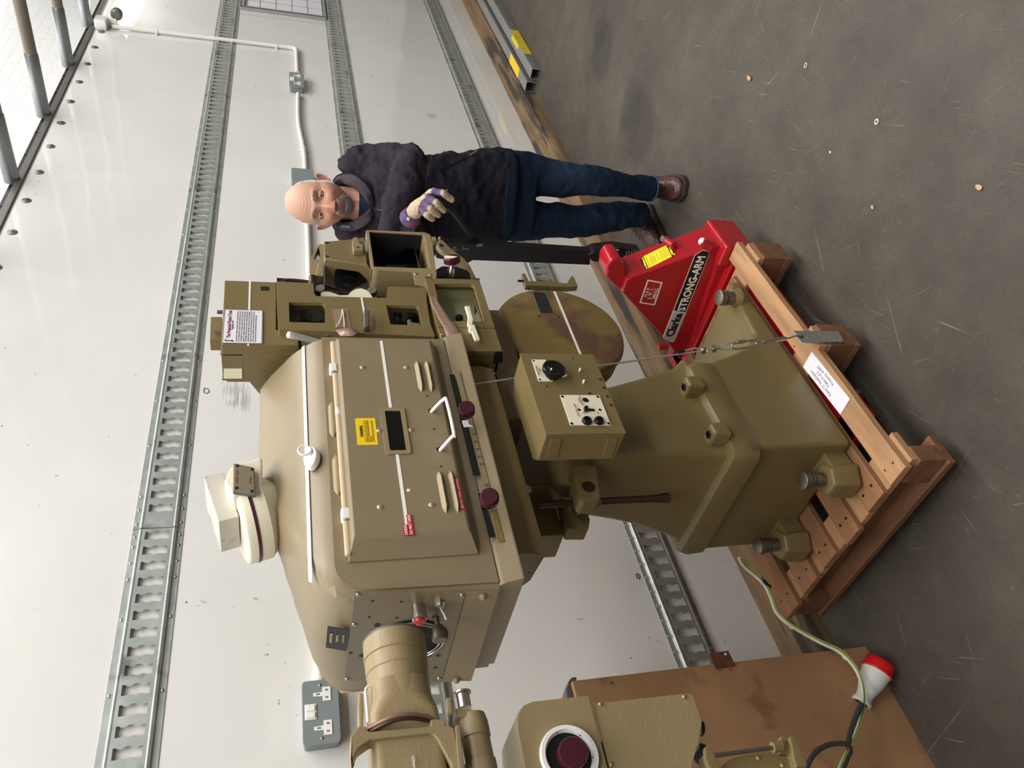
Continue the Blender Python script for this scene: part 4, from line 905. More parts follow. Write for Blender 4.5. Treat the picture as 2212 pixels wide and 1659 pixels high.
# side wing (faces the lamphouse) with large shaped opening
XW = 1.962
Sg = lambda a, b: (600+a/7.373, 480+b/7.373)
wing = [Sg(a, b) for a, b in ((748, 600), (1430, 700), (1500, 790), (1480, 900), (1500, 980), (1720, 1200), (1560, 1240), (1150, 1180), (935, 1060), (748, 1000))]
hole = [Sg(a, b) for a, b in ((908, 770), (945, 740), (1270, 785), (1320, 810), (1500, 1000), (1240, 1075), (1150, 1150), (930, 1060), (900, 1000))]
def yz(p, X): 
    q = P(*p, X=X); return (-q.y, q.z)
me = plate(rpoly([yz(p, XW) for p in wing], .004), [rpoly([yz(p, XW) for p in hole], .006)], (XW, 0, 0), -YA, ZA, .012)
mko('side_wing', me, M_cast, lm)
mk('dark_interior', prism([P(*p, X=XW+.05) for p in ((705, 565), (800, 575), (840, 620), (830, 660), (700, 640))], (.08, 0, 0)), M_blackm, lm)
q = P(755, 602, X=XW+.03); mk('lens_barrel', lathe([(0, .022), (.05, .022), (.052, .018)], (q.x+.03, q.y, q.z), (-1, 0, 0), 24), M_black, lm)
mk('mirror_glass', prism([P(*Sg(a, b), X=XW+.02) for a, b in ((1330, 1080), (1450, 960), (1600, 1110), (1500, 1180), (1320, 1150))], (.003, 0, 0)), mat('hazy_glass', (168, 174, 172), .2), lm)
o = mk('pinch_block', prism([P(*Sg(a, b), Y=YL-.02) for a, b in ((1185, 300), (1200, 240), (1240, 228), (1280, 240), (1290, 300), (1350, 310), (1365, 440), (1210, 450), (1190, 380))], (0, .02, 0)), M_cast, lm, bev=.003)
for a, b in ((1313, 325), (1268, 400)): rivet('screw', *Sg(a, b), YL-.02, .006, M_dsteel, o, .3)
for a, b in ((785, 330), (788, 545)): rivet('countersunk_screw', *Sg(a, b), YL, .0055, M_rod, lm, .2)
# upper shutter guard frame
pts = [Sg(a, b) for a, b in ((735, 350), (665, 350), (640, 370), (515, 580), (510, 800), (535, 900), (560, 935), (640, 930), (700, 1000), (735, 1000))]
h1 = [Sg(a, b) for a, b in ((650, 390), (675, 470), (690, 590), (560, 590))]; h2 = [Sg(a, b) for a, b in ((690, 850), (640, 840), (575, 880), (570, 920), (640, 925), (700, 970))]
h3 = [Sg(a, b) for a, b in ((700, 640), (715, 850), (640, 830), (600, 800))]
plate_y('guard_frame', rpoly(xz(pts, YL+.02), .004), [xz(h1, YL+.02), ], YL+.02, .03, M_cast, lm)
q = P(*Sg(640, 920), Y=YL+.015); mk('roller', lathe([(0, .017), (.05, .017)], (q.x-.01, q.y-.01, q.z+.004), (.2, 1, 0), 20), M_rod, lm)
mk('bracket_rib', prism([P(*Sg(a, b), Y=YL) for a, b in ((640, 640), (735, 620), (735, 850), (700, 850), (600, 840))], (0, .02, 0)), M_cast, lm, bev=.003)
# black light hood frame
YF2 = 1.33
of = xz([(790, 497), (918, 502), (928, 506), (932, 512), (943, 592), (815, 583), (805, 579)], YF2)
ih = xz([(797, 500), (914, 507), (919, 512), (930, 580), (808, 576)], YF2)
hf = mko('light_hood', plate(rpoly(of, .006), [rpoly(ih, .006)], (0, YF2, 0), XA, ZA, .16), M_cast, pj)
c4 = xz([(797, 500), (919, 507), (930, 580), (808, 576)], YF2)
pa, pb, pc, pd = [Vector((a, YF2+.003, b)) for a, b in c4]
bm = bmesh.new()
for u0, v0 in ((pa, pb), (pa, pd)):
    d_ = (v0-u0)
    prism([u0, v0, v0+YA*.157, u0+YA*.157], (XA*-.0015 if abs(d_.x) < abs(d_.z) else ZA*-.0015), bm)
prism([pa+YA*.10, pb+YA*.10, pb+YA*.16, pa+YA*.16], (0, 0, .001), bm)
mk('black_lining', bm, M_blackm, hf)
zA = (c4[1][1]+c4[2][1])/2
mk('back_wall', prism([(c4[0][0], YF2+.155, c4[0][1]), (c4[1][0]-.0, YF2+.155, c4[1][1]+.03), (c4[2][0], YF2+.155, c4[2][1]+.055), (c4[3][0], YF2+.155, c4[3][1])], (0, .003, 0)), M_blackm, hf)
# hood cheeks: sides painted, on the near end of the frame
mk('cheek', prism([P(*p, X=P(806, 578, Y=YF2).x-.001) for p in ((800, 581), (925, 592), (925, 612), (880, 640), (806, 625), (798, 600))], (.004, 0, 0)), M_cast, hf, bev=.001)
mk('angled_glass', prism([P(829, 578, Y=1.345), P(892, 522, Y=1.40), P(905, 577, Y=1.345)], (0, .003, 0)), M_glassd, hf)
mk('angled_glass_edge', tube([P(892, 522, Y=1.40), P(905, 577, Y=1.345)], .0012, 6), M_steel, hf)
o = mk('hinge_plate', prism([P(*Sk, Y=YF2-.004) for Sk in ((891, 585), (943, 588), (943, 618), (930, 622), (897, 612))], (0, .006, 0)), M_cast, hf, bev=.001)
for a, b in ((898, 592), (930, 594)): rivet('round_screw', a, b, YF2-.004, .0048, M_steel, o, .6)
mk('pivot_lug', prism([P(x, y, Y=YF2+.0) for x, y in ((929, 511), (941, 511), (943, 516), (942, 524), (931, 523))], (0, .03, 0)), M_cast, hf, bev=.002)
mk('pivot_hex', lathe([(0, .005), (.012, .005)], P(936, 527, Y=YF2), (-.3, -1, 0), 6), M_steel, hf)
# curved arm, handwheel, black bracket
arm = [(943, 527), (945, 520), (951, 516), (957, 519), (975, 537), (1000, 556), (1015, 572), (1028, 598), (1029, 604), (1016, 604), (1008, 585), (1000, 573), (980, 560), (960, 545), (948, 536)]
o = part('curved_arm', prism([P(x, y, Y=1.40) for x, y in arm], (0, .02, 0)), M_cast, bev=.003)
rivet('pivot_screw', 952, 530, 1.40, .009, M_rod, o, .5); rivet('end_nut', 950, 516, 1.40, .006, M_cast, o, 1.5)
q = P(974, 595, Y=1.34)
hw = part('handwheel_bracket', prism([P(x, y, Y=1.36) for x, y in ((938, 598), (940, 583), (955, 574), (985, 576), (1008, 582), (1016, 590), (1017, 602))], (0, .05, 0)), M_black, bev=.003)
mk('flange', lathe([(0, .026), (.004, .026), (.005, .018), (.008, .018), (.009, .012)], P(973, 592, Y=1.35), (-.2, -.4, 1), 28), M_rod, hw)
st = P(973, 592, Y=1.345)
q = P(977, 570, Y=1.32)
axw = (rt*.85-fw*.42+upv*.08).normalized()
mk('stem', tube([st, q+axw*.004], .0045, 10), M_steel, hw)
hwk = mk('maroon_handwheel', lathe([(0, .016), (.002, .022), (.004, .025), (.020, .026), (.023, .024), (.024, .022), (.024, .001)], q, axw, 30), M_bake, hw)
wu, wv, wa = frame_from(axw)
cc = q+axw*.0242
upd = (upv-axw*upv.dot(axw)).normalized(); sdd = axw.cross(upd)
bmc = prism([cc+(upd*math.cos(PI*k/14-.5)+sdd*math.sin(PI*k/14-.5))*.022 for k in range(15)], axw*.0012)
mk('cream_cap', bmc, M_cream, hwk)
# ---------------- sound / spool box
YB = 1.30
Sb = lambda a, b: (900+a/7.214, 580+b/7.214)
fp = [Sb(a, b) for a, b in ((135, 150), (975, 172), (1220, 925), (330, 910))]
fq = [Sb(a, b) for a, b in ((330, 918), (1222, 932), (1340, 1290), (640, 1290), (420, 1200))]
wn = [Sb(a, b) for a, b in ((275, 235), (860, 240), (895, 265), (1060, 825), (430, 820), (320, 420))]
sb = part('sound_box', B(P(*Sb(330, 1290), Y=YB).x+.0, P(*Sb(135, 150), Y=YB).x, YB+.075, YB+.08, 1.155, 1.312), M_cream)
x0, x1, z0, z1 = P(*Sb(640, 1290), Y=YB).x, P(*Sb(540, 160), Y=YB).x, 1.154, 1.314
bm = B(x0, x0+.003, YB+.022, YB+.14, z0, z1); B(x1-.003, x1, YB+.022, YB+.14, z0, z1, bm); B(x0, x1, YB+.022, YB+.14, z0, z0+.003, bm); B(x0, x1, YB+.022, YB+.14, z1-.003, z1, bm)
mk('case', bm, M_olive, sb)
bm = B(x0+.05, x0+.053, YB+.022, YB+.076, z0+.003, z1-.003); B(x1-.006, x1-.003, YB+.022, YB+.076, z0, z1, bm); B(x0, x1, YB+.022, YB+.076, z0+.003, z0+.006, bm)
mk('cream_lining', bm, M_cream, sb)
mk('divider', B(P(*Sb(330, 915), Y=YB).x-.002, P(*Sb(330, 915), Y=YB).x+.002, YB+.03, YB+.14, z0, z1), M_cream, sb)
od = mko('upper_door', plate(rpoly(xz(fp, YB), .003), [rpoly(xz(wn, YB), .004)], (0, YB, 0), XA, ZA, .02), M_olive, sb)
mk('window_glass', prism([P(x, y, Y=YB+.012) for x, y in wn], (0, .001, 0)), M_glass, od)
ld = mk('lower_door', prism([P(x, y, Y=YB) for x, y in fq], (0, .02, 0)), M_olive, sb, bev=.0015)
mk('roller', ball(P(*Sb(665, 775), Y=YB+.06), .012, 8), M_black, sb)
mk('black_slot', prism([P(*Sb(a, b), Y=YB+.074) for a, b in ((905, 560), (925, 480), (940, 500), (960, 600), (905, 725))], (0, .001, 0)), M_black, sb)
for pts, dd in ((((750, 580), (830, 578), (890, 790), (885, 815), (870, 880), (805, 885), (790, 860), (800, 740)), .02), (((830, 870), (905, 865), (990, 1090), (985, 1115), (910, 1122), (860, 990), (825, 985), (815, 950)), .02)):
    mk('latch_handle', prism([P(*Sb(a, b), Y=YB-.018) for a, b in pts], (0, .008, 0)), M_cream, sb, bev=.003, seg=3)
for a, b in ((835, 860), (850, 930)):
    q = P(*Sb(a, b), Y=YB-.01); mk('latch_post', lathe([(0, .007), (.012, .007)], q, (0, 1, 0), 14), M_cream, sb)
mk('hinge_pin', tube([P(*Sb(130, 135), Y=YB-.001), P(*Sb(245, 140), Y=YB-.001)], .003, 8), M_steel, sb); mk('hinge_pin', tube([P(*Sb(870, 162), Y=YB-.001), P(*Sb(980, 165), Y=YB-.001)], .003, 8), M_steel, sb)
mk('corner_catch', prism([P(*Sb(a, b), X=x0-.001) for a, b in ((1222, 1295), (1340, 1290), (1340, 1450), (1190, 1480))], (-.002, 0, 0)), M_blackm, sb)
mk('catch_pin', tube([P(*Sb(1220, 1290), Y=YB-.001), P(*Sb(1342, 1290), Y=YB-.001)], .0025, 8), M_steel, sb)
mk('slot_frame', prism([P(*Sb(a, b), Y=YB-.0005) for a, b in ((368, 1025), (400, 1018), (438, 1155), (400, 1158))], (0, -.0006, 0)), M_cream, sb); mk('slot', prism([P(*Sb(a, b), Y=YB-.0012) for a, b in ((378, 1032), (395, 1030), (430, 1150), (408, 1152))], (0, -.0006, 0)), M_blackm, sb)
# brown tape hanging across the doors
tp = []
cent = [((200, 440), (325, 440)), ((215, 540), (345, 520)), ((290, 680), (400, 600)), ((360, 820), (530, 800)), ((420, 920), (600, 860)), ((455, 1010), (650, 960)), ((500, 1120), (700, 1060)), ((600, 1160), (720, 1140)), ((625, 1215), (705, 1215))]
for i, (a, b) in enumerate(cent):
    tp.append([P(*Sb(a[0]+(b[0]-a[0])*t, a[1]+(b[1]-a[1])*t), Y=YB-.0022-.003*max(0, (i-4))*(.5+.5*math.sin(t*9+i*1.7))-.0008*math.sin(t*7+i)) for t in (0, .25, .5, .75, 1)])
bm = bmesh.new(); V = [[bm.verts.new(p) for p in r] for r in tp]
for i in range(len(V)-1):
    for k_ in range(4): bm.faces.new((V[i][k_], V[i][k_+1], V[i+1][k_+1], V[i+1][k_]))
o = mk('parcel_tape', bm, M_fgtape, sb, smooth=25); o.modifiers.new('s', 'SOLIDIFY').thickness = .0005
# ---------------- lower round spool box
YD = 1.40; cD = Vector((1.752, YD, .893)); rD = .202
sd = part('round_spool_box', lathe([(.0, rD-.012), (.004, rD-.004), (.012, rD), (.022, rD), (.023, rD+.003), (.028, rD+.003), (.029, rD-.003), (.085, rD-.004), (.09, rD-.012)], cD, (0, 1, 0), 72), M_discp, smooth=30)
zs_ = .867; hx = math.sqrt((rD-.014)**2-(zs_-cD.z)**2)
mk('white_stripe', B(cD.x-hx, cD.x+hx, YD-.0008, YD, zs_-.0038, zs_+.0038), M_tape, sd, smooth=0)
Sd = lambda a, b: (1080+a/5.53, 580+b/5.53)
g = [P(*Sd(a, b), Y=YD) for a, b in ((388, 285), (545, 290), (640, 542), (490, 535))]
gx0, gx1, gz0, gz1 = (g[3].x+g[2].x)/2, (g[0].x+g[1].x)/2, (g[1].z+g[2].z)/2, (g[0].z+g[3].z)/2
plate_y('grille_frame', rpoly(rect(gx0-.004, gx1+.004, gz0-.004, gz1+.004), .004), [rpoly(rect(gx0, gx1, gz0, gz1), .003)], YD-.0015, .0015, M_olive, sd)
gr = mk('window_grille', B(gx0, gx1, YD-.0006, YD-.0002, gz0, gz1), M_grille, sd)
bm = bmesh.new()
for i in range(9): B(gx0, gx1, YD-.0012, YD-.0006, gz0+(gz1-gz0)*(i+.4)/9, gz0+(gz1-gz0)*(i+.5)/9, bm)
mk('grille_bar', bm, M_black, gr)
for a, b in ((342, 248), (565, 255), (470, 570), (700, 575), (1420, 798)): rivet('rivet', *Sd(a, b), YD, .004, M_rod, sd, .4)
bm = prism([P(*Sd(a, b), Y=YD-.006) for a, b in ((262, 60), (300, 55), (345, 148), (570, 152), (575, 125), (620, 130), (650, 160), (800, 175), (850, 90), (880, 92), (932, 210), (820, 220), (500, 205), (310, 200))], (0, .02, 0))
hb = mk('hinge_bracket', bm, M_olived, sd, bev=.002)
mk('hinge_pin', tube([P(*Sd(215, 148), Y=YD), P(*Sd(300, 150), Y=YD)], .004, 8), M_black, hb)
part('spool_box_bearer', B(1.60, 1.74, 1.42, 1.50, .93, 1.03), M_olived, bev=.005)
part('spool_box_arm', B(1.44, 1.68, 1.50, 1.58, .88, 1.0), M_olived, bev=.005)
# ---------------- laminated notice taped on the mechanism case
Sp = lambda a, b: (470+a/16.59, 660+b/16.59)
YP = YH-.0012
lam = mk('laminated_notice', prism([P(*Sp(a, b), Y=YP) for a, b in ((245, 130), (1625, 185), (1610, 1365), (155, 1345))], (0, -.0008, 0)), M_lamin, smooth=0)
tag(lam, 'white laminated notice with a maroon heading taped to the top of the projector', 'notice')
c_ = [P(*Sp(a, b), Y=YP-.0009) for a, b in ((275, 160), (1590, 190), (1580, 1350), (205, 1330))]
nx0, nx1 = (c_[2].x+c_[3].x)/2, (c_[0].x+c_[1].x)/2; nz0, nz1 = (c_[1].z+c_[2].z)/2, (c_[0].z+c_[3].z)/2
sh = mk('paper', B(nx0, nx1, YP-.0013, YP-.0008, nz0, nz1), M_paper, lam, smooth=0)
W_, H_ = nx1-nx0, nz1-nz0
text('heading', 'The Projected Picture Trust', (nx0+W_*.56, YP-.0013, nz1-H_*.13), XA, ZA, .0125, M_inkr, sh, width=W_*.84, bold=.00025)
text('subheading', 'Established 1978', (nx0+W_*.53, YP-.0013, nz1-H_*.22), XA, ZA, .0058, M_inkr, sh, width=W_*.26)
mk('logo', tube([(nx0+W_*.09, YP-.0016, nz1-H_*.04), (nx0+W_*.04, YP-.0016, nz1-H_*.07), (nx0+W_*.06, YP-.0016, nz1-H_*.11), (nx0+W_*.055, YP-.0016, nz1-H_*.22)], .0013, 6), M_ink, sh)
mk('logo', ball((nx0+W_*.055, YP-.0014, nz1-H_*.235), .0032, 6, sc=(1, .3, 1)), M_ink, sh)
L_ = ['The projector is based on the famous GK21 but was made only', 'for the cinema and for studio use where VistaVision was used', 'horizontally. Since the image in this format uses the larger', 'apertures are required to allow the film to travel at double speed', '(180 ft/min). Although the film travels vertically through the', 'machine the mirror assembly on the front turns it through 90 to', 'project onto the screen. Note the projector head is set at 90', 'to the screen. Unusually the optical sound is after the picture on', 'the sound drum to be mounted above the picture gate.']
for i, s in enumerate(L_):
    text('body_text', s, (nx0+W_*.03, YP-.0013, nz1-H_*(.335+.062*i)), XA, ZA, .0052, M_inkg, sh, align='LEFT', width=W_*(.93 if i < 8 else .82))
# ================================================================ PALLET
M_wood3 = mat('pallet_pine_brown', (144, 101, 68), .72, var=.24, vscale=3.2, detail=8, stretch=(1.2, 9, 9), bump=.25, bscale=20, stain=(104, 68, 44), sscale=2.4, sthr=.62)
ZT = .209
pa_ = empty('pallet', (1.53, 1.59, .06), 'four-way wooden pallet raised on the red pallet truck under the projector', 'pallet')
def plank(x0, x1, y0, y1, z0, z1, m, name='deck_board', sag=.003, seed=0, parent=None):
    n = 14; rings = []
    ax = 0 if (x1-x0) > (y1-y0) else 1
    for i in range(n+1):
        t = i/n; j = lambda s: noise.noise(Vector((t*5+seed*7.3, s*3.1, seed)))*sag
        if ax == 0:
            X = x0+(x1-x0)*t; rings.append([(X, y0+j(1), z0), (X, y0+j(1), z1-.002), (X, y0+.003+j(1), z1+j(3)*.3), (X, y1-.003+j(2), z1+j(3)*.3), (X, y1+j(2), z1-.002), (X, y1+j(2), z0)])
        else:
            Y = y0+(y1-y0)*t; rings.append([(x0+j(1), Y, z0), (x0+j(1), Y, z1-.002), (x0+.003+j(1), Y, z1+j(3)*.3), (x1-.003+j(2), Y, z1+j(3)*.3), (x1+j(2), Y, z1-.002), (x1+j(2), Y, z0)])
    return mk(name, loft(rings), m, parent or pa_, smooth=30)
for i, (a, b) in enumerate(((1.238, 1.312), (1.345, 1.428), (1.487, 1.560), (1.612, 1.690), (1.735, 1.822), (1.869, 1.952))):
    x1_ = 2.045 if i == 0 else (2.03 if i > 3 else 1.99)
    b_ = plank(1.016+.006*math.sin(i*2.3), x1_, a, b, .187, ZT if i == 0 else .206, M_wood if i == 0 else M_wood3, seed=i, sag=.004)
    if i:
        bm = bmesh.new()
        for yy in (a+.02, b-.02): lathe([(0, .0045), (.0007, .0045)], (1.062, yy, .2058), (0, 0, 1), 10, bm)
        mk('nail_hole', bm, M_black, b_)
    else:
        bm = bmesh.new()
        for xx, yy in ((1.05, 1.26), (1.055, 1.295), (1.56, 1.30)): lathe([(0, .004), (.0016, .0035)], (xx, yy, ZT-.0005), (0, 0, 1), 10, bm)
        mk('nail_head', bm, M_steel, b_)
for i, X in enumerate((1.03, 1.475, 1.925)): plank(X, X+.095, 1.225, 1.955, .166, .187, M_wood, 'cross_board', seed=20+i)
for i, X in enumerate((1.02, 1.475, 1.925)):
    for j_, Y in enumerate((1.222, 1.545, 1.865)):
        if i == 0 and j_ == 1: continue
        w = .055 if i == 0 else .10
        mk('block', B(X+.002, X+w, Y, Y+.09, .080, .166), M_woodd, pa_, bev=.003)
plank(1.065, 1.085, 1.24, 1.94, .085, .166, M_woodd, 'inner_rail', seed=31)
for i, X in enumerate((1.014, 1.475, 1.925)): plank(X, X+.095, 1.222, 1.957, .060, .080, M_woodd, 'bottom_board', seed=40+i)
# steel anchor plate screwed to the middle block
ap = mk('anchor_plate', prism([P(x, y, Y=1.220) for x, y in ((1712, 717), (1810, 718), (1822, 740), (1730, 743))], (0, -.005, 0)), M_alu, pa_, bev=.0008)
for a, b in ((1747, 729), (1773, 722), (1795, 729), (1816, 737)): rivet('brass_screw', a, b, 1.215, .0048, M_brass, ap, .4)
rivet('eye_hole', 1731, 728, 1.2149, .0045, M_black, ap, .05)
mk('shim', B(1.47, 1.5, 1.222, 1.238, .187, .2085), M_wood, pa_)
# paper label on the front deck board
c_ = [P(1620+a/3.607, 640+b/3.607, Z=ZT+.001) for a, b in ((482, 430), (780, 800), (705, 922), (415, 550))]
pl = mk('paper_label', prism(c_, (0, 0, .0006)), M_paper, smooth=0); tag(pl, 'white paper label lying on the front board of the pallet', 'paper label')
u_ = (c_[0]-c_[1]).normalized(); v_ = Vector((-u_.y, u_.x, 0)); ctr = sum(c_, Vector())/4+Vector((0, 0, .0006))
for i, s in enumerate(('Kalee 21 VistaVision', 'Pallet 3 of 3', 'Property of PPT')):
    text('lettering', s, ctr+v_*(.0155-.0155*i)+u_*.014, u_, v_, .0135, M_inkg, pl)
# ================================================================ WIRE ROPE TIE-DOWN
rope = empty('wire_rope', (1.5, 1.25, .25), 'thin wire rope tie-down with shackle and turnbuckle, from the pallet plate up to the projector', 'wire rope')
A = P(1010, 832, Y=1.318); D = P(1733, 726, Y=1.212)
def onrope(x):
    lo, hi = 0., 1.
    for _ in range(40):
        m_ = (lo+hi)/2; p = A.lerp(D, m_); v = p-CAM; xx = CX-F*v.dot(upv)/v.dot(fw)
        if xx < x: lo = m_
        else: hi = m_
    return A.lerp(D, lo)
R_ = lambda x, off=0: onrope(x)+rt*off
mk('rope', tube([A+Vector((0, .03, .004)), A, R_(1290), R_(1520)], .0026, 8), M_galv, rope)
mk('rope_tail', tube([R_(1467, -.006+.012), R_(1500, .010), R_(1520, .003)], .0026, 8), M_galv, rope)
mk('end_sleeve', tube([R_(1464, .006), R_(1478, .0075)], .0048, 10), M_black, rope)
mk('eye_loop', tube([R_(1520), R_(1550, .001), R_(1565, .008), R_(1583, .011), R_(1588, .0), R_(1583, -.007), R_(1565, -.005), R_(1548, .0)], .0026, 8, sm=3), M_galv, rope)
for x, s in ((1520, 1), (1543, -1)):
    c = R_(x); bm = B(-.006, .006, -.009, .009, -.006, .006); bmesh.ops.translate(bm, verts=bm.verts, vec=c)
    o = mk('rope_clamp', bm, M_steel, rope, bev=.002)
    for d in (-.007, .007): mk('clamp_nut', lathe([(0, .0042), (.006, .0042)], c+Vector((d*.3, -.006, d)), (.2, -1, 0) if s < 0 else rt*-1, 6), M_steel, o)
lk_ = [R_(1581, 0), R_(1584, .007), R_(1600, .0095), R_(1625, .0085), R_(1633, .004), R_(1634, -.004), R_(1626, -.0085), R_(1600, -.010), R_(1584, -.007), R_(1581, 0)]
mk('quick_link', tube(lk_, .0032, 10, sm=3), M_steel, rope)
mk('link_nut', tube([R_(1592, .0098), R_(1609, .0098)], .0058, 6), M_steel, rope)
mk('turnbuckle', tube([R_(1648), R_(1652), R_(1656), R_(1694), R_(1697)], lambda t: .0062 if t > .1 else .004, 10), M_steel, rope)
mk('eye_bolt', tube([R_(1624, .003), R_(1630, .007), R_(1637, .003), R_(1642, 0), R_(1650, 0)], .0026, 8, sm=3), M_steel, rope)
mk('hook', tube([R_(1694), R_(1708), R_(1716, .003), R_(1728, .001), D+Vector((0, -.002, 0)), D+Vector((0, .004, -.004))], .0026, 8, sm=3), M_steel, rope)
# ================================================================ PALLET TRUCK
trk = empty('pallet_truck', (2.1, 1.58, 0), 'red hand pallet truck with black handle, its forks under the wooden pallet', 'pallet truck')
XT = 2.09
def yzp(pts, X): return [P(x, y, X=X) for x, y in pts]
face = [(1353, 605), (1364, 599), (1561, 527), (1576, 545), (1545, 640), (1530, 700), (1479, 787), (1465, 772), (1431, 727), (1344, 632)]
hs = mk('head_housing', prism(yzp(face, XT), (.125, 0, 0)), M_red, trk, bev=.006, seg=3)
# rim and lower step
bm = prism(yzp([(1564, 528), (1580, 548), (1490, 790), (1478, 786)], XT-.02), (.03, 0, 0)); mk('lower_flange', bm, M_red, hs, bev=.004)
bm = prism(yzp([(1505, 765), (1512, 745), (1548, 640), (1560, 606), (1572, 612), (1530, 742), (1519, 765)], XT-.035), (.04, 0, 0)); mk('cross_step', bm, M_red, hs, bev=.005)
cap = yzp([(1309, 600), (1311, 575), (1322, 560), (1340, 558), (1352, 575), (1356, 606), (1346, 632), (1332, 622)], XT+.02)
mk('head_cap', prism(cap, (.10, 0, 0)), M_red, trk, bev=.010, seg=3)
# forks
for y0 in (1.345, 1.70):
    bm = B(1.22, 2.12, y0, y0+.15, .155, .164); B(1.30, 2.12, y0, y0+.006, .045, .158, bm); B(1.30, 2.12, y0+.144, y0+.15, .045, .158, bm)
    f = mk('fork', bm, M_red, trk, bev=.002)
    mk('fork_tip', prism([(1.22, y0, .164), (1.22, y0, .135), (1.31, y0, .045), (1.31, y0, .164)], (0, .15, 0)), M_red, f, bev=.004)
    mk('fork_roller', lathe([(0, .032), (.09, .032)], (1.40, y0+.03, .032), (0, 1, 0), 20), M_bakebk, f)
    mk('roller_bolt', lathe([(0, .008), (.006, .008)], (1.40, y0-.001, .05), (0, -1, 0), 10), M_steel, f)
bm = prism([(2.05, 1.262, .12), (2.05, 1.262, .235), (2.235, 1.262, .235), (2.235, 1.262, .12)], (0, .09, 0)); mk('shoulder', bm, M_red, trk, bev=.012, seg=3)
bm = prism([(2.0, 1.80, .10), (2.0, 1.80, .19), (2.2, 1.80, .19), (2.2, 1.80, .10)], (0, .09, 0)); mk('shoulder', bm, M_red, trk, bev=.012, seg=3)
mk('fork_crossbar', B(2.04, 2.16, 1.30, 1.86, .10, .19), M_red, trk, bev=.008)
# lugs with bolts
q = P(1452, 527, X=2.16)
o = mk('linkage_lug', tube([q+Vector((0, .03, -.02)), q, P(1436, 517, X=2.20)], .013, 12), M_red, trk)
mk('hex_bolt', lathe([(0, .012), (.008, .012)], P(1436, 516, X=2.20)+Vector((0, 0, .004)), (-.2, -.2, 1), 6), M_steel, o)
q = P(1431, 738, X=2.07); mk('grease_post', lathe([(0, .014), (.03, .013)], q+Vector((0, .02, -.02)), (-.1, .2, 1), 16), M_red, trk)
# stickers on the front plate
def sticker(name, pts, m, parent, X=XT-.0008, th=.0006, r=.0):
    a = [P(x, y, X=X) for x, y in pts]
    if r:
        b = rpoly([(p.y, p.z) for p in a], r); a = [Vector((X, p[0], p[1])) for p in b]
    return mk(name, prism(a, (-th, 0, 0)), m, parent, smooth=0)
Sk = lambda a, b: (1430+a/7.9, 540+b/7.9)
s1 = sticker('brand_sticker', [Sk(a, b) for a, b in ((560, 80), (600, 62), (690, 0), (790, 20), (812, 70), (240, 1490), (200, 1570), (120, 1565), (15, 1500), (20, 1460))], M_tape, hs, r=.004)
s2 = sticker('black_panel', [Sk(a, b) for a, b in ((568, 92), (690, 10), (785, 28), (803, 72), (398, 1062), (205, 1030))], M_black, s1, X=XT-.0018)
s3 = sticker('silver_panel', [Sk(a, b) for a, b in ((202, 1042), (392, 1072), (235, 1480), (200, 1560), (120, 1555), (25, 1498))], mat('silver_vinyl', (200, 198, 196), .4), s1, X=XT-.0018)
def tfit(s, pa, pb, X, parent, m, size, ht=None, bold=0., th=.0006):
    """text whose baseline mid-line runs from pa to pb (photo measurements) on plane X"""
    a, b = P(*pa, X=X), P(*pb, X=X); u = (b-a); W = u.length; u.normalize(); v = Vector((-1, 0, 0)).cross(u)
    return text('lettering', s, (a+b)/2, u, v, size, m, parent, width=W, bold=bold, th=th)
tfit('STRONG-ARM', Sk(330, 1035), Sk(690, 105), XT-.0026, s2, M_tape, .044, bold=.0012)
tfit('Clarke', Sk(130, 1480), Sk(295, 1085), XT-.0026, s3, M_ink, .048, bold=.0020)
# MAX SWL box
Sm = lambda a, b: (1260+a/4.608, 440+b/4.608)
po = [Sm(a, b) for a, b in ((640, 755), (790, 782), (712, 1012), (558, 988))]; pi_ = [Sm(a, b) for a, b in ((648, 772), (770, 793), (700, 998), (576, 978))]
o = sticker('load_label', po, M_tape, hs); o2 = sticker('red_field', pi_, M_red, o, X=XT-.0018)
for s, a, b in (('M A X', (622, 925), (652, 838)), ('S . W . L .', (655, 948), (690, 830)), ('2000 KG', (698, 950), (735, 845))): tfit(s, Sm(*a), Sm(*b), XT-.0026, o2, M_tape, .019)
# yellow caution label on the sloping side
e0, e1 = P(1364, 599, X=XT), P(1561, 527, X=XT); sl = (e1-e0).normalized(); nn = Vector((1, 0, 0)).cross(sl).normalized()
if nn.y > 0: nn = -nn
def side(x, y, off=.0008):
    d = F*fw+(CY-y)*rt+(CX-x)*upv; n_ = nn; o_ = e0+n_*off; t = (o_-CAM).dot(n_)/d.dot(n_); return CAM+t*d
q = side(1532, 533, -.004); pa2 = (nn+ZA*1.2).normalized()
o = mk('pivot_post', lathe([(0, .022), (.012, .017), (.040, .0155), (.043, .0145)], q, pa2, 20), M_red, trk)
mk('pin_top', lathe([(.043, .0115), (.048, .0112)], q, pa2, 18), M_steel, o)
Sy = lambda a, b: side(1370+a/20.73, 520+b/20.73)
yl = mk('caution_label', prism([Sy(250, 790), Sy(1640, 130), Sy(1860, 640), Sy(480, 1280)], nn*.0005), M_ink, hs, smooth=0)
mk('yellow_field', prism([side(1370+a/20.73, 520+b/20.73, .0014) for a, b in ((410, 700), (1430, 205), (1690, 715), (650, 1235))], nn*.0005), M_yelb, yl, smooth=0)
bm = bmesh.new()
p00, p10, p11, p01 = [side(1370+a/20.73, 520+b/20.73, .0021) for a, b in ((410, 700), (1430, 205), (1690, 715), (650, 1235))]
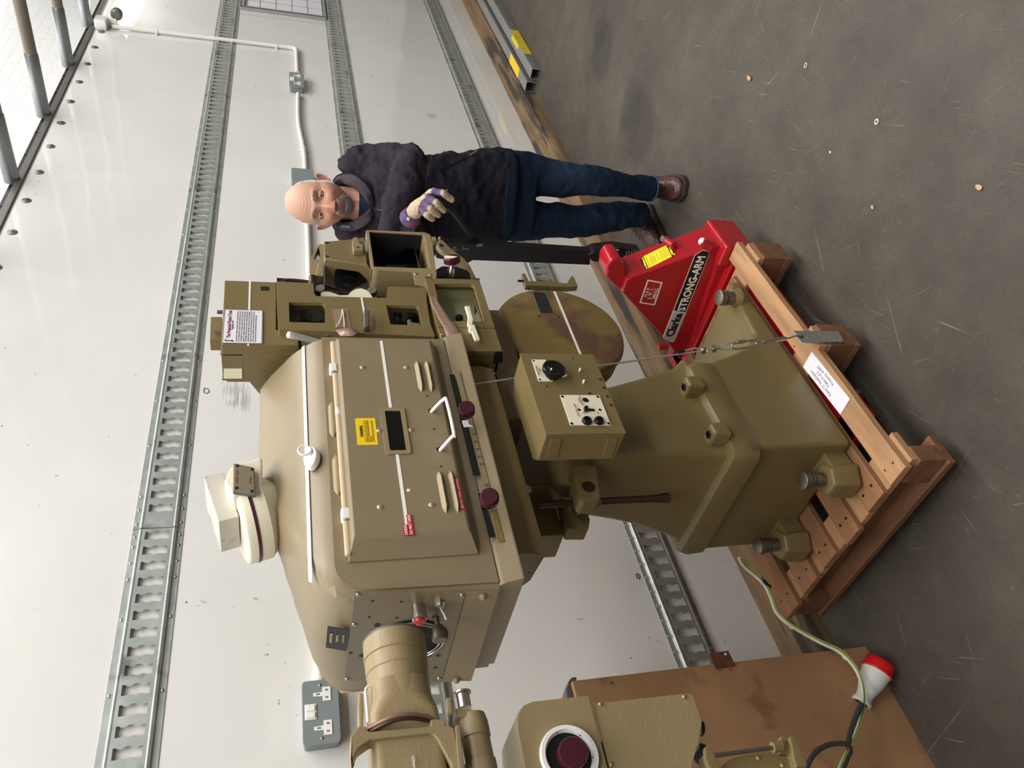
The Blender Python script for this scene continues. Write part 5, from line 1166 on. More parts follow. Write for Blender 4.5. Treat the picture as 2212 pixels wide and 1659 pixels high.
for i in range(15):
    if i in (1, 6, 8): continue
    t = (i+1)/16; a = p00.lerp(p10, t); b = p01.lerp(p11, t); w = (p10-p00)*.012
    f0, f1 = .12+.1*((i*7) % 3), .92-.05*((i*5) % 3)
    A0, B0 = a.lerp(b, f0), a.lerp(b, f1); prism([A0, A0+w, B0+w, B0], nn*.0004, bm)
mk('small_print', bm, M_inky, yl, smooth=0)
bm = bmesh.new()
for (a0, b0, a1, b1) in ((420, 840, 530, 1150), (1590, 290, 1730, 600)):
    pp = [side(1370+x/20.73, 520+y/20.73, .0021) for x, y in ((a0-45, b0+20), (a0+25, b0-20), (a1+30, b1-10), (a1-50, b1+25))]; prism(pp, nn*.0004, bm)
mk('caution_bar', bm, M_yelb, yl, smooth=0)
bm = bmesh.new()
for a, b in ((370, 780), (560, 1200), (1580, 205), (1790, 600)):
    pp = [side(1370+(a+dx)/20.73, 520+(b+dy)/20.73, .0021) for dx, dy in ((-60, 45), (10, -50), (50, 40))]; prism(pp, nn*.0004, bm)
mk('caution_triangle', bm, M_yelb, yl, smooth=0)
# pump and handle
XHN = 2.40
mk('pump_body', lathe([(0, .05), (.12, .05), (.13, .04), (.2, .035), (.21, .02)], (2.33, 1.56, .17), (0, 0, 1), 24), M_black, trk)
mk('steer_wheel', lathe([(-.03, .085), (.03, .085)], (2.36, 1.56, .085), (0, 1, 0), 32), M_bakebk, trk)
mk('yoke', B(2.27, 2.42, 1.50, 1.62, .12, .19), M_black, trk, bev=.01)
hb_, ht_ = P(1392, 549, X=XHN), P(942, 534, X=XHN)
hn = mk('handle_tube', prism([P(x, y, X=XHN) for x, y in ((1275, 543), (950, 522), (943, 524), (942, 558), (950, 560), (1275, 573))], (.035, 0, 0)), M_black, trk, bev=.004)
mk('handle_knuckle', prism([P(x, y, X=XHN-.01) for x, y in ((1270, 552), (1285, 543), (1330, 538), (1385, 545), (1392, 560), (1340, 570), (1280, 566))], (.06, 0, 0)), M_black, trk, bev=.006)
mk('spring', tube([P(1348+i*.9, 548, X=XHN-.02)+Vector((.012*math.cos(i*1.1), .012*math.sin(i*1.1), 0)) for i in range(34)], .0022, 6), M_dgrey, trk)
mk('pump_link', prism([P(x, y, X=XHN-.02) for x, y in ((1330, 537), (1340, 534), (1380, 546), (1396, 552), (1390, 566), (1372, 564), (1345, 552))], (.012, 0, 0)), M_black, trk, bev=.003)
for x, y in ((1325, 537), (1334, 541)): mk('bright_nut', ball(P(x, y, X=XHN-.03), .006, 6), M_steel, trk)
loop = [(2.43, P(1036, 528, X=XHN).y, P(1036, 528, X=XHN).z)]
for x, y in ((1010, 498), (985, 465), (966, 447), (950, 441), (925, 441), (908, 449), (899, 465), (895, 495)): loop.append(tuple(P(x, y, X=XHN+.03+.06*min(1, (1010-x)/90))))
yc2 = P(950, 541, X=XHN).y
left = [(a, 2*yc2-b, c) for a, b, c in loop][::-1]
hl = mk('handle_loop', tube(loop+left, .0105, 12, sm=4), M_black, trk)
mk('cable_clip', tube([P(1042, 529, X=XHN-.004), P(1030, 531, X=XHN-.004)], .0055, 8), M_dgrey, trk)
for s, a in (('P', 985), ('T', 1007)):
    q = P(a, 537, X=XHN-.0006); text('chalk_letter', s, (XHN-.0012, q.y, q.z), -YA, ZA, .034, M_inkg, hn)
# ================================================================ BOARD, RUSTY PLATE, CABLE, PLUG
YM = 1.93
bd = tag(mk('hardboard_sheet', B(-.6, .884, YM, YM+.018, 0.0, .962), M_mdf), 'brown hardboard sheet standing upright against the timber at the lower left', 'board')
M_bolt = M_steel
for x, y, r in ((1321, 1477, .006),): rivet('screw', x, y, YM, r, M_steel, bd, .3)
for x, y in ((1555, 1447), (1579, 1446)): rivet('hole', x, y, YM-.0003, .004, M_inkb, bd, .02)
tag(mk('edge_strip', prism([P(x, y, Y=YM+.03) for x, y in ((1236, 1462), (1229, 1470), (1223, 1490), (1228, 1545), (1246, 1545), (1246, 1462))], (0, .05, 0)), M_dgrey, bev=.003), 'short dark metal strip behind the top corner of the brown board', 'metal strip')
rp_ = tag(mk('rusty_plate', prism([P(x, y, Y=YM-.001) for x, y in ((1531, 1413), (1572, 1407), (1588, 1439), (1546, 1446))], (0, -.004, 0)), M_rust), 'small square rusty steel plate fixed over the edge of the brown board', 'steel plate')
rivet('hole', 1567, 1413, YM-.0052, .004, M_white, rp_, .02)
def cpts(L): return [P(x, y, Y=Y) for x, y, Y in L]
main = [(1596, 1205, 1.80), (1606, 1222, 1.83), (1624, 1238, 1.85), (1650, 1262, 1.86), (1664, 1290, 1.86), (1676, 1322, 1.87), (1700, 1346, 1.87), (1738, 1370, 1.88), (1775, 1390, 1.88), (1812, 1408, 1.88), (1840, 1435, 1.87), (1857, 1465, 1.865), (1864, 1500, 1.86), (1862, 1535, 1.85), (1852, 1572, 1.82), (1838, 1608, 1.80), (1820, 1645, 1.78), (1805, 1680, 1.76)]
cb_ = empty('mains_cable', tuple(P(1775, 1390, Y=1.88)), 'white and green mains cable trailing from the pallet across the brown board', 'cable')
mk('white_core', tube(cpts(main), .0048, 8, sm=4), M_wirew, cb_)
mk('green_core', tube([p+rt*(.0052+.001*math.sin(i*.9))-upv*.004 for i, p in enumerate(cpts(main))], .0022, 8, sm=4), M_wireg, cb_)
mk('yellow_stripe', tube([p+rt*(.0058+.002*math.sin(i*.9))-upv*(.0045)-fw*.0022 for i, p in enumerate(cpts(main))], .0012, 6, sm=4), M_wirey, cb_)
mk('black_tape', tube(cpts([(1642, 1249, 1.858), (1648, 1256, 1.859), (1657, 1266, 1.86), (1664, 1270, 1.86)]), .0085, 10), M_black, cb_)
mk('tape_wrap', tube(cpts([(1707, 1352, 1.873), (1713, 1356, 1.875)]), .0062, 8), M_wirew, cb_)
mk('tape_wrap', tube(cpts([(1822, 1417, 1.878), (1830, 1424, 1.876)]), .0062, 8), M_wirew, cb_)
cb2 = tag(mk('grey_flex', tube(cpts([(1860, 1520, 1.84), (1848, 1550, 1.835), (1838, 1580, 1.82), (1833, 1605, 1.80), (1836, 1622, 1.79), (1828, 1640, 1.78), (1815, 1675, 1.76)]), .0072, 10, sm=4), M_rubber), 'thick dark grey flex hanging from the grey and red plug', 'cable')
cb3 = tag(mk('grey_flex', tube(cpts([(1833, 1620, 1.785), (1832, 1609, 1.775), (1815, 1606, 1.765), (1790, 1609, 1.76), (1765, 1622, 1.75), (1748, 1645, 1.74), (1735, 1680, 1.73)]), .0065, 10, sm=4), M_rubber), 'dark grey flex curling left over the other cables at the bottom left corner', 'cable')
a = P(1860, 1519, Z=.125); b = P(1903, 1430, Z=.038); ax = (b-a).normalized(); L_ = (b-a).length
pg = empty('industrial_plug', tuple(a.lerp(b, .5)-Vector((0, 0, .045))), 'industrial mains plug with grey-white body and red front, on the floor by the brown board', 'plug')
mk('plug_body', lathe([(.0, .016), (0, .026), (.004, .028), (.010, .027), (.016, .0235), (.030, .0235), (L_*.45, .034), (L_*.72, .040), (L_*.76, .042), (L_*.76, .02)], a, ax, 28), M_plugw, pg)
mk('gland_hole', lathe([(-.0006, .019), (.0, .019)], a, ax, 20), M_blackm, pg)
mk('red_front', lathe([(L_*.75, .044), (L_*.79, .045), (L_*.81, .042), (L_*.98, .041), (L_*1.0, .039), (L_*1.0, .036), (L_*.9, .034)], a, ax, 28), M_plugr, pg)
# ================================================================ SECOND MACHINE, CUT BY THE LEFT EDGE OF THE PHOTO
m2 = empty('projector_mechanism', (.2, 1.4, 0), 'beige part of another projector cut by the left edge, its round collar before the lamphouse', 'projector')
YQ = 1.2
def ax_r(x0_, x1_, y, Y=YQ): return P(x0_, y, Y=Y), P(x1_, y, Y=Y)
ct, cb_z = P(787, 1385, Y=YQ), P(925, 1385, Y=YQ)
rc = (ct.z-cb_z.z)/2; zc = (ct.z+cb_z.z)/2; X0 = ct.x+.012
tb_ = mk('collar_tube', lathe([(0, rc*.9), (.0, rc*.985), (.008, rc), (.030, rc), (.031, rc*1.02), (.034, rc*1.02), (.035, rc*.985), (.060, rc*.985), (.062, rc*.955), (.15, rc*.955)], (X0, YQ+rc*.55, zc), (-1, 0, 0), 48), M_cast, m2)
mk('worn_edge', tube([(X0+.0005, YQ+rc*.55+rc*.985*math.cos(2*PI*k/40), zc+rc*.985*math.sin(2*PI*k/40)) for k in range(41)], .0016, 6), M_dgrey, tb_)
R2 = []
yc3 = YQ+rc*.55
for X, w, r in ((X0-.085, .93, 1.0), (X0-.115, .95, .75), (X0-.145, 1.0, .30), (X0-.16, 1.0, .25), (X0-.42, 1.02, .25)):
    h_ = rc*w; R2.append([(X, yc3+p[0], zc+.002+p[1]) for p in rpoly([(-h_, -h_), (h_, -h_), (h_, h_), (-h_, h_)], h_*r*1.1, 8)])
mk('square_duct', loft(R2), M_cast, m2, smooth=50)
mk('white_bead', tube([P(x, y, Y=YQ-.003) for x, y in ((797, 1482), (790, 1490), (792, 1520), (795, 1560))], .0022, 8, sm=4), M_tape, m2)
mk('side_flange', prism([P(x, y, Y=YQ+.03) for x, y in ((776, 1496), (784, 1496), (786, 1530), (784, 1568), (776, 1568), (774, 1530))], (0, .04, 0)), M_cast, m2, bev=.002)
rg = [P(790+155*t, 1578-22*t-22*math.sin(PI*t), Y=YQ-.016-.02*math.sin(PI*t)) for t in [k/14 for k in range(15)]]
mk('bronze_ring', tube(rg, .0042, 8), M_bronze, m2)
mk('ring_lip', tube([p+Vector((-.006, -.001, 0)) for p in rg], .003, 8), M_rod, m2)
oy = [(775, 1568), (790, 1568), (797, 1580), (930, 1567), (930, 1553), (962, 1553), (963, 1566), (980, 1570), (998, 1655), (1000, 1670), (975, 1670), (975, 1650), (943, 1592), (935, 1585), (925, 1584), (800, 1598), (775, 1615), (762, 1640), (765, 1670), (757, 1670), (757, 1590)]
mk('yoke_casting', prism([P(x, y, Y=YQ-.03) for x, y in oy], (0, .035, 0)), M_cast, m2, bev=.003)
mk('guide_strip', prism([P(x, y, Y=YQ-.036) for x, y in ((984, 1566), (993, 1566), (1004, 1665), (992, 1665))], (0, .01, 0)), M_cream if False else M_beige, m2, bev=.001)
cyl_ = [P(1015, 1548, Y=YQ), P(1030, 1680, Y=YQ)]
mk('slide_cylinder', lathe([(0, .022), (.012, .0245), (.035, .0245), (.036, .0225), (.07, .0225), (.071, .0245), (.20, .0245)], (cyl_[0].x, YQ, cyl_[0].z-.002), (-1, 0, -.02), 28), M_cast, m2)
mk('slide_block', prism([P(x, y, Y=YQ-.02) for x, y in ((985, 1528), (1022, 1530), (1030, 1540), (1032, 1552), (984, 1546))], (0, .04, 0)), M_cast, m2, bev=.003)
mk('steel_post', lathe([(0, .011), (.022, .011), (.023, .0145), (.026, .0145), (.027, .012)], P(1004, 1530, Y=YQ), (1, 0, 0), 22), M_steel, m2)
mk('stop_strip', prism([P(x, y, Y=YQ-.03) for x, y in ((965, 1507), (974, 1506), (977, 1540), (967, 1540))], (0, .01, 0)), M_cast, m2, bev=.001)
text('stamped_number', 'VT3/49659', P(895, 1653, Y=yc3-rc*1.02-.002), XA, ZA, .0062, M_tape, m2)
# lower mechanism cover with round window
cv = mk('mechanism_cover', prism([P(x, y, Y=YQ) for x, y in ((1151, 1514), (1273, 1501), (1282, 1535), (1322, 1690), (1140, 1690), (1118, 1580), (1116, 1552), (1121, 1536), (1132, 1522))], (0, .13, 0)), M_cast, m2, bev=.003)
q = P(1229, 1634, Y=YQ); 
rw = mk('white_window_ring', lathe([(-.004, .0475), (.004, .0475), (.008, .046), (.008, .040), (.004, .037), (-.004, .0355)], q, (0, -1, 0), 48, cap=False), M_white, cv)
mk('dark_well', lathe([(0, .040), (.001, .040)], q, (0, -1, 0), 40), M_blackm, cv)
mk('maroon_knob', lathe([(0, .020), (.004, .024), (.020, .0235), (.022, .022), (.0225, .001)], q+Vector((.0, -.002, -.003)), (-.15, -1, .1), 32), M_bake, cv)
for k_ in range(6):
    an = k_*PI/3+.3; mk('ring_screw', lathe([(0, .0018), (.001, .0018)], q+Vector((.0385*math.cos(an), -.0045, .0385*math.sin(an))), (0, -1, 0), 8), M_black, rw)
sp = mk('lower_side_plate', prism([P(x, y, Y=YQ+.004) for x, y in ((1283, 1519), (1488, 1497), (1496, 1500), (1501, 1512), (1517, 1557), (1511, 1600), (1497, 1645), (1490, 1690), (1324, 1690))], (0, .005, 0)), M_cast, m2, bev=.0015)
for a, b in ((1297, 1521), (1478, 1505), (1320, 1652)): rivet('round_screw', a, b, YQ+.004, .0042, M_brass, sp, .7)
mk('black_pad', prism([P(x, y, Y=YQ+.02) for x, y in ((1515, 1555), (1521, 1560), (1524, 1575), (1522, 1585), (1516, 1585))], (0, .01, 0)), M_black, m2)
br = mk('slide_bracket', prism([P(x, y, Y=YQ) for x, y in ((1522, 1614), (1533, 1608), (1556, 1655), (1566, 1690), (1548, 1690), (1524, 1640))], (0, .03, 0)), M_olive, m2, bev=.002)
mk('bracket_foot', prism([P(x, y, Y=YQ+.01) for x, y in ((1512, 1605), (1524, 1608), (1530, 1640), (1518, 1632), (1510, 1618))], (0, .03, 0)), M_black, br)
mk('screw_rod', tube([P(1543, 1632, Y=YQ), P(1692, 1612, Y=YQ)], .0034, 10), M_dsteel, m2)
mk('rod_nut', lathe([(0, .009), (.018, .009)], P(1684, 1618, Y=YQ)+Vector((.004, 0, .012)), (0, 0, -1), 12), M_olive, m2)
mk('end_bracket', prism([P(x, y, Y=YQ-.01) for x, y in ((1706, 1590), (1717, 1589), (1745, 1650), (1742, 1657), (1722, 1656), (1716, 1640))], (0, .03, 0)), M_olive, m2, bev=.002)
mk('clamp_piece', prism([P(x, y, Y=YQ) for x, y in ((1686, 1590), (1697, 1588), (1700, 1605), (1712, 1625), (1690, 1622))], (0, .02, 0)), M_olive, m2, bev=.002)
bm = prism([P(x, y, Y=YQ+.01) for x, y in ((1554, 1690), (1562, 1650), (1585, 1635), (1625, 1627), (1665, 1628), (1700, 1637), (1742, 1652), (1748, 1690))], (0, .03, 0)); dk = mk('film_drum', bm, M_olive, m2, bev=.003)
for a, b in ((1638, 1637), (1690, 1653), (1731, 1647)): rivet('round_screw', a, b, YQ+.01, .004, M_brass, dk, .6)
# carrying column outside the picture
mk('stand_column', B(-.25, -.05, 1.20, 1.42, .0, 1.62), M_olive, m2, bev=.02)
mk('column_arm', B(-.06, .47, 1.26, 1.32, 1.10, 1.30), M_olive, m2, bev=.006)
# ================================================================ PERSON
MO = Vector((2.80, 1.56, 0)); az = math.atan2(1.56, 2.80)
nv = Vector((-math.cos(az), -math.sin(az), 0)); rv_ = Vector((math.sin(az), -math.cos(az), 0))
def PM(x, y, w=0.):
    d = F*fw+(CY-y)*rt+(CX-x)*upv; t = (MO+nv*w-CAM).dot(nv)/d.dot(nv); return CAM+t*d
def remesh(bm, vox, smooth_it=2):
    me = bpy.data.meshes.new('t'); bm.to_mesh(me); bm.free(); ob = bpy.data.objects.new('t', me); COL.objects.link(ob)
    m = ob.modifiers.new('r', 'REMESH'); m.mode = 'VOXEL'; m.voxel_size = vox; m.use_smooth_shade = True
    if smooth_it:
        s = ob.modifiers.new('s', 'SMOOTH'); s.factor = .5; s.iterations = smooth_it
    dg = bpy.context.evaluated_depsgraph_get(); o = bpy.data.meshes.new_from_object(ob.evaluated_get(dg))
    bpy.data.objects.remove(ob); bpy.data.meshes.remove(me); return o
def eloft(secs, bm=None, n=28, sq=2.3):
    """secs: (centre, half-width along viewer-right, half-depth, axis u, axis v)"""
    rings = []
    for c, a, b, u, v in secs:
        r = []
        for k in range(n):
            t = 2*PI*k/n; cs, sn = math.cos(t), math.sin(t)
            r.append(c+u*a*math.copysign(abs(cs)**(2/sq), cs)+v*b*math.copysign(abs(sn)**(2/sq), sn))
        rings.append(r)
    return loft(rings, bm)
def limb(pts, bm=None, n=20, sm=5):
    """pts: (point, radius) -> tapered smooth tube with closed round ends"""
    P_ = smoothpath([p for p, r in pts], sm); N = len(P_); rs = [r for p, r in pts]
    def rad(t):
        f = t*(len(rs)-1); i = min(int(f), len(rs)-2); f -= i; f = f*f*(3-2*f); return rs[i]*(1-f)+rs[i+1]*f
    return tube(P_, rad, n, bm)
def wrinkle(me, amp, sc, seed, stretch=(1, 1, 1)):
    me.update()
    ns = [v.normal.copy() for v in me.vertices]
    for v, nn_ in zip(me.vertices, ns):
        q = Vector((v.co.x*stretch[0], v.co.y*stretch[1], v.co.z*stretch[2]))*sc+Vector((seed, seed*2.1, -seed))
        r = noise.ridged_multi_fractal(q, 1.0, 2.1, 3, 1.0, 2.0, noise_basis='PERLIN_ORIGINAL')
        v.co += nn_*amp*(r-.8)
ps = empty('person', tuple(MO+Vector((0.05, .04, 0))), 'bald bearded person in dark fleece jacket, jeans and boots, gloved hand on black handle', 'person')
# ---- jacket: torso and both sleeves as one surface
def sec(x, y0, y1, b, w=0.):
    a, c = PM(x, y0, w), PM(x, y1, w); return ((a+c)/2, (a-c).length/2, b, rv_, nv)
bm = eloft([sec(742, 400, 470, .04, -.065), sec(750, 376, 486, .06, -.055), sec(764, 352, 503, .080, -.045), sec(785, 345, 512, .100, -.02), sec(806, 343, 513, .118, .0), sec(830, 344, 514, .130, .01), sec(870, 345, 514, .135, .02), sec(920, 338, 519, .142, .03), sec(980, 331, 522, .150, .03), sec(1040, 326, 523, .148, .03), sec(1082, 325, 522, .142, .025), sec(1088, 329, 519, .136, .02)], sq=2.5)
SL, EL, WL_ = PM(772, 358, -.02), PM(889, 353, .08), PM(842, 498, .20)
limb([(PM(762, 376, -.02), .045), (SL, .064), (PM(815, 352, .0), .063), (PM(862, 350, .04), .062), (EL, .060), (PM(882, 378, .13), .060), (PM(866, 425, .18), .055), (PM(848, 478, .20), .050), (PM(838, 512, .20), .046)], bm)
SR, ER, WR = PM(765, 496, -.02), PM(905, 540, -.02), PM(884, 478, .21)
limb([(PM(755, 480, -.02), .05), (SR, .066), (PM(820, 515, -.03), .062), (ER, .058), (PM(900, 520, .12), .055), (PM(892, 495, .22), .046), (PM(890, 486, .25), .042)], bm)
jm = remesh(bm, .0075, 3)
wrinkle(jm, .015, 6.0, 3.1, (1, 1, 1)); wrinkle(jm, .006, 14, 5.3, (1, 1, 1.6)); wrinkle(jm, .002, 34, 1.3)
arms = [[SL, PM(815, 352, .0), EL, PM(866, 425, .18), PM(838, 512, .20)], [SR, PM(820, 515, -.03), ER, PM(892, 495, .22)]]
def seg_d(p, a, b):
    d = b-a; t = max(0, min(1, (p-a).dot(d)/d.dot(d))); return (p-(a+d*t)).length
zc_ = PM(845, 430, .1).z
jm.materials.clear(); jm.materials.append(M_jack); jm.materials.append(M_jackd)
for f in jm.polygons:
    c = f.center; da = min(seg_d(c, a, b) for L in arms for a, b in zip(L, L[1:]))
    f.material_index = 0 if (c.z > zc_ or da < .088) else 1
jk = mko('jacket', jm, None, ps, smooth=0); jk.data.polygons.foreach_set('use_smooth', [True]*len(jk.data.polygons))
# sleeve folds
fl = bmesh.new()
# jacket front: darker soft-shell lower body follows the same surface: hem band, zip, pocket
hemr = [sec(1070, 321, 526, .156, .027), sec(1092, 320, 527, .156, .025), sec(1097, 324, 522, .146, .025)]
hm = remesh(eloft(hemr, sq=2.5), .007, 1); wrinkle(hm, .003, 10, 9.); mko('jacket_hem', hm, M_sweat, jk, smooth=0).data.polygons.foreach_set('use_smooth', [True]*len(hm.polygons))
def onfront(x, y, off=.0):
    """point on the jacket front, found by casting from the camera"""
    d = (F*fw+(CY-y)*rt+(CX-x)*upv).normalized()
    loc = WL['jacket']; ok, hit, nn_, i = jk.ray_cast(CAM-loc, d)
    return (hit+loc+nn_*off) if ok else PM(x, y, .17)
bpy.context.view_layer.update()
mk('zip', tube([onfront(x, y, .003) for x, y in ((1017, 338), (1003, 343), (985, 352), (965, 361), (945, 368))], .0022, 8, sm=3), M_black, jk)
zp = onfront(1020, 336, .006); mk('zip_pull', tube([onfront(1017, 338, .007), onfront(1030, 331, .009)], .004, 8), M_steel, jk)
mk('seam', tube([onfront(x, y, .0005) for x, y in ((1088, 487), (1060, 484), (1030, 489), (1005, 494))], .0018, 6, sm=3), M_jackd, jk)
mk('seam', tube([onfront(x, y, .0005) for x, y in ((895, 345), (897, 360), (893, 380), (885, 405))], .0018, 6, sm=3), M_jackd, jk)
# ---- neck and head (one body surface with skin)
HCt = PM(689.5, 438, .05)
ang = math.radians(-5)
fb = (nv*math.cos(ang)+rv_*math.sin(ang)).normalized()      # where the face looks
fa = Vector((-fb.y, fb.x, 0)); 
if fa.dot(rv_) < 0: fa = -fa
tilt = math.radians(3); fc = (ZA*math.cos(tilt)+fb*math.sin(tilt)); fb = (fb*math.cos(tilt)-ZA*math.sin(tilt))
G = lambda x, s: math.exp(-(x/s)**2)
def sstep(a, b, x): t = max(0, min(1, (x-a)/(b-a))); return t*t*(3-2*t)
def face(a, c):
    f = 0; A_ = abs(a)
    # nose
    t = sstep(.022, -.046, c); wd = .0075+.006*t
    if c > -.060: f += (.004+.024*t**1.3)*G(a, wd)*sstep(-.0535, -.046, c)*(1-sstep(.012, .034, c)*.85)
    f += .010*G(A_-.0135, .0068)*G(c+.045, .0075)
    # brow, sockets, cheeks
    f += .0075*G(c-.0265, .0095)*G(A_-.030, .030)
    f -= .0120*G(A_-.0345, .018)*G(c-.001, .0115)
    f -= .0022*G(A_-.036, .016)*G(c+.0165-3*(A_-.036)**2, .0028)
    f += .0065*G(A_-.045, .017)*G(c+.036, .017)
    f -= .004*G(A_-.050, .014)*G(c+.070, .02)
    fold = .020+(-c-.040)*.62
    if -.088 < c < -.036: f -= .0045*G(A_-fold, .0045)
    # mouth
    f += .0075*G(a, .034)*G(c+.071, .022)
    ml = -.0725+7*a*a
    f -= .0055*G(c-ml, .0022)*(1-sstep(.026, .034, A_))
    f += .0022*G(c-ml-.006, .004)*(1-sstep(.018, .03, A_)); f += .0030*G(c-ml+.007, .0045)*(1-sstep(.016, .026, A_))
    f += .0105*G(a, .024)*G(c+.108, .018)
    f -= .003*G(c+.088, .006)*G(a, .02)
    # forehead lines
    if c > .034: f += .0009*math.sin((c+.004*math.cos(a*60))*560)*G(c-.055, .02)*G(a, .05)
    f -= .0015*G(A_-.062, .008)*abs(math.sin((c+.005)*300))*G(c+.008, .02)
    return f
NTH, NPH = 150, 130; verts = []; uvc = []
for i in range(NPH+1):
    ph = -PI/2+PI*i/NPH; c0 = math.sin(ph); rr_ = math.cos(ph)
    for j in range(NTH):
        th = 2*PI*j/NTH; rs_ = rr_**(.84 if ph > 0 else 1); a0, b0 = rs_*math.cos(th), rs_*math.sin(th)
        c = c0*(.128 if c0 > 0 else .122)
        low = sstep(0, -1, c0); wdt = .0815*(1-.20*low)*(1+.03*math.sin(max(0, c0)*PI)); dp = .101*(1-.06*low)
        sq_ = 1.0; a = a0*wdt; b = b0*(dp if b0 > 0 else .105)
        if c0 < 0: # squarer jaw
            k_ = 1+.16*math.sin(min(1, -c0)*PI*.85); a *= k_; b *= k_ if b0 > 0 else 1
        if b0 > 0:
            fl_ = b0**1.0; b = b*(1-.06*G(a, .06)*sstep(.3, .9, b0))+face(a, c)*sstep(.18, .55, b0/max(rr_, .15) if rr_ > .02 else 0)
        if b0 < 0 and c0 < -.3: b *= 1-.35*sstep(-.3, -1, c0)
        verts.append((a, b, c))
def L2W(p): return HCt+fa*p[0]+fb*p[1]+fc*p[2]
bm = bmesh.new(); V = [bm.verts.new(L2W(v)) for v in verts]
for i in range(NPH):
    for j in range(NTH):
        q = [V[i*NTH+j], V[i*NTH+(j+1) % NTH], V[(i+1)*NTH+(j+1) % NTH], V[(i+1)*NTH+j]]
        try: bm.faces.new(q)
        except ValueError: pass
# neck grows out of the same mesh object
nk = tube(smoothpath([PM(718, 438, -.005), PM(740, 438, .0), PM(765, 440, .015), PM(790, 441, .03), PM(812, 442, .040), PM(832, 443, .035)], 4), lambda t: .063+.010*t*t, 48)
for v in nk.verts:
    a = (v.co-PM(770, 440, .0)).dot(rv_); z_ = v.co.z
    v.co += nv*(.006*G(abs(a)-.018, .006)-.004*G(a, .008))
me_ = bpy.data.meshes.new('t'); nk.to_mesh(me_); nk.free(); bm.from_mesh(me_)
head = mk('head', bm, M_skin, ps, smooth=0); hme = head.data; hme.polygons.foreach_set('use_smooth', [True]*len(hme.polygons))
ca = hme.color_attributes.new('Col', 'FLOAT_COLOR', 'POINT')
off = WL['head']
def lin(c): return [x for x in srgb(c)]
base_, red_, pale_, dark_ = lin((200, 152, 128)), lin((200, 118, 104)), lin((218, 176, 152)), lin((150, 106, 88))
for i, v in enumerate(hme.vertices):
    w = v.co+off-HCt; a, b, c = w.dot(fa), w.dot(fb), w.dot(fc); A_ = abs(a)
    col_ = base_[:3]
    def mixc(x, y, t): return [x[k]*(1-t)+y[k]*t for k in range(3)]
    if b > 0:
        col_ = mixc(col_, pale_, .6*sstep(.02, .09, c)); col_ = mixc(col_, red_, .75*G(a, .018)*G(c+.043, .014))
        col_ = mixc(col_, red_, .45*G(A_-.045, .02)*G(c+.038, .018)); col_ = mixc(col_, dark_, .35*G(A_-.034, .016)*G(c-.006, .012))
        ml = -.0725+7*a*a; col_ = mixc(col_, lin((110, 50, 50)), .8*G(c-ml, .0018)*(1-sstep(.024, .032, A_)))
        col_ = mixc(col_, lin((196, 118, 108)), .6*G(c-ml+.006, .0045)*(1-sstep(.018, .028, A_)))
        col_ = mixc(col_, lin((80, 40, 36)), .8*G(A_-.0085, .0035)*G(c+.0505, .0028))
    if c < -.10: col_ = mixc(col_, dark_, .35)
    ca.data[i].color = (*col_, 1)
# ears
for s, px in ((1, (698, 386.5, .01)), (-1, (700, 488, .01))):
    s_x = 1; ec = PM(*px); bm = ball(Vector((0, 0, 0)), 1., 14)
    up_ = (fc+fa*s*.28).normalized(); ou = (fa*s*.66-fb*.62).normalized(); fr = up_.cross(ou).normalized()
    for v in bm.verts:
        q = v.co.copy(); z = q.z; x = q.x; y = q.y
        wz = 1-.28*sstep(0, -1, z); rim = sstep(.45, .95, math.hypot(x*.9, z))
        p = ou*(x*s_x*.017*wz+.004)+up_*(z*.032)+fb*(y*.008)+fb*((.006*rim-.004*(1-rim)+.004*G(x*s_x+.5, .3)*G(z+.1, .4)) if y > 0 else 0)
        v.co = ec+p
    er = mk('ear', bm, M_skin, head, smooth=0); er.data.polygons.foreach_set('use_smooth', [True]*len(er.data.polygons))
    c2 = er.data.color_attributes.new('Col', 'FLOAT_COLOR', 'POINT')
    for i in range(len(er.data.vertices)): c2.data[i].color = (*lin((206, 132, 112))[:3], 1)
# eyes
for s in (-1, 1):
    ec = Vector((s*.0352, .0738, .001)); W_ = L2W(ec)
    ey = mk('eye', ball(W_, .0128, 12), M_eyew, head, smooth=80)
    ax = (CAM-W_).normalized()
    mk('iris', lathe([(.0110, .0058), (.0124, .0050), (.0131, .0028), (.0133, .0005)], W_, ax, 20), M_iris, ey)
    bm = bmesh.new(); N1, N2 = 26, 18
    for (lo, hi) in ((.0030, .0150), (-.0150, -.0024)):
        g_ = []
        for i in range(N2+1):
            row = []
            for j in range(N1+1):
                A1 = PI*(j/N1); 
                zz = lo+(hi-lo)*i/N2; edge = lo if lo > 0 else hi
                zz = edge*(abs(math.sin(A1))**.8)+(zz-edge)
                r_ = math.sqrt(max(0, .0147**2-zz*zz)); row.append(bm.verts.new(L2W(ec+Vector((math.cos(A1)*r_*1.35, math.sin(A1)*r_-.002*abs(math.cos(A1)), zz-.0012*abs(math.cos(A1)))))))
            g_.append(row)
        for i in range(N2):
            for j in range(N1): bm.faces.new((g_[i][j], g_[i][j+1], g_[i+1][j+1], g_[i+1][j]))
    ld_ = mk('eyelids', bm, M_skin, head, smooth=0); ld_.data.polygons.foreach_set('use_smooth', [True]*len(ld_.data.polygons))
    c2 = ld_.data.color_attributes.new('Col', 'FLOAT_COLOR', 'POINT')
    for i in range(len(ld_.data.vertices)): c2.data[i].color = (*lin((192, 134, 110))[:3], 1)
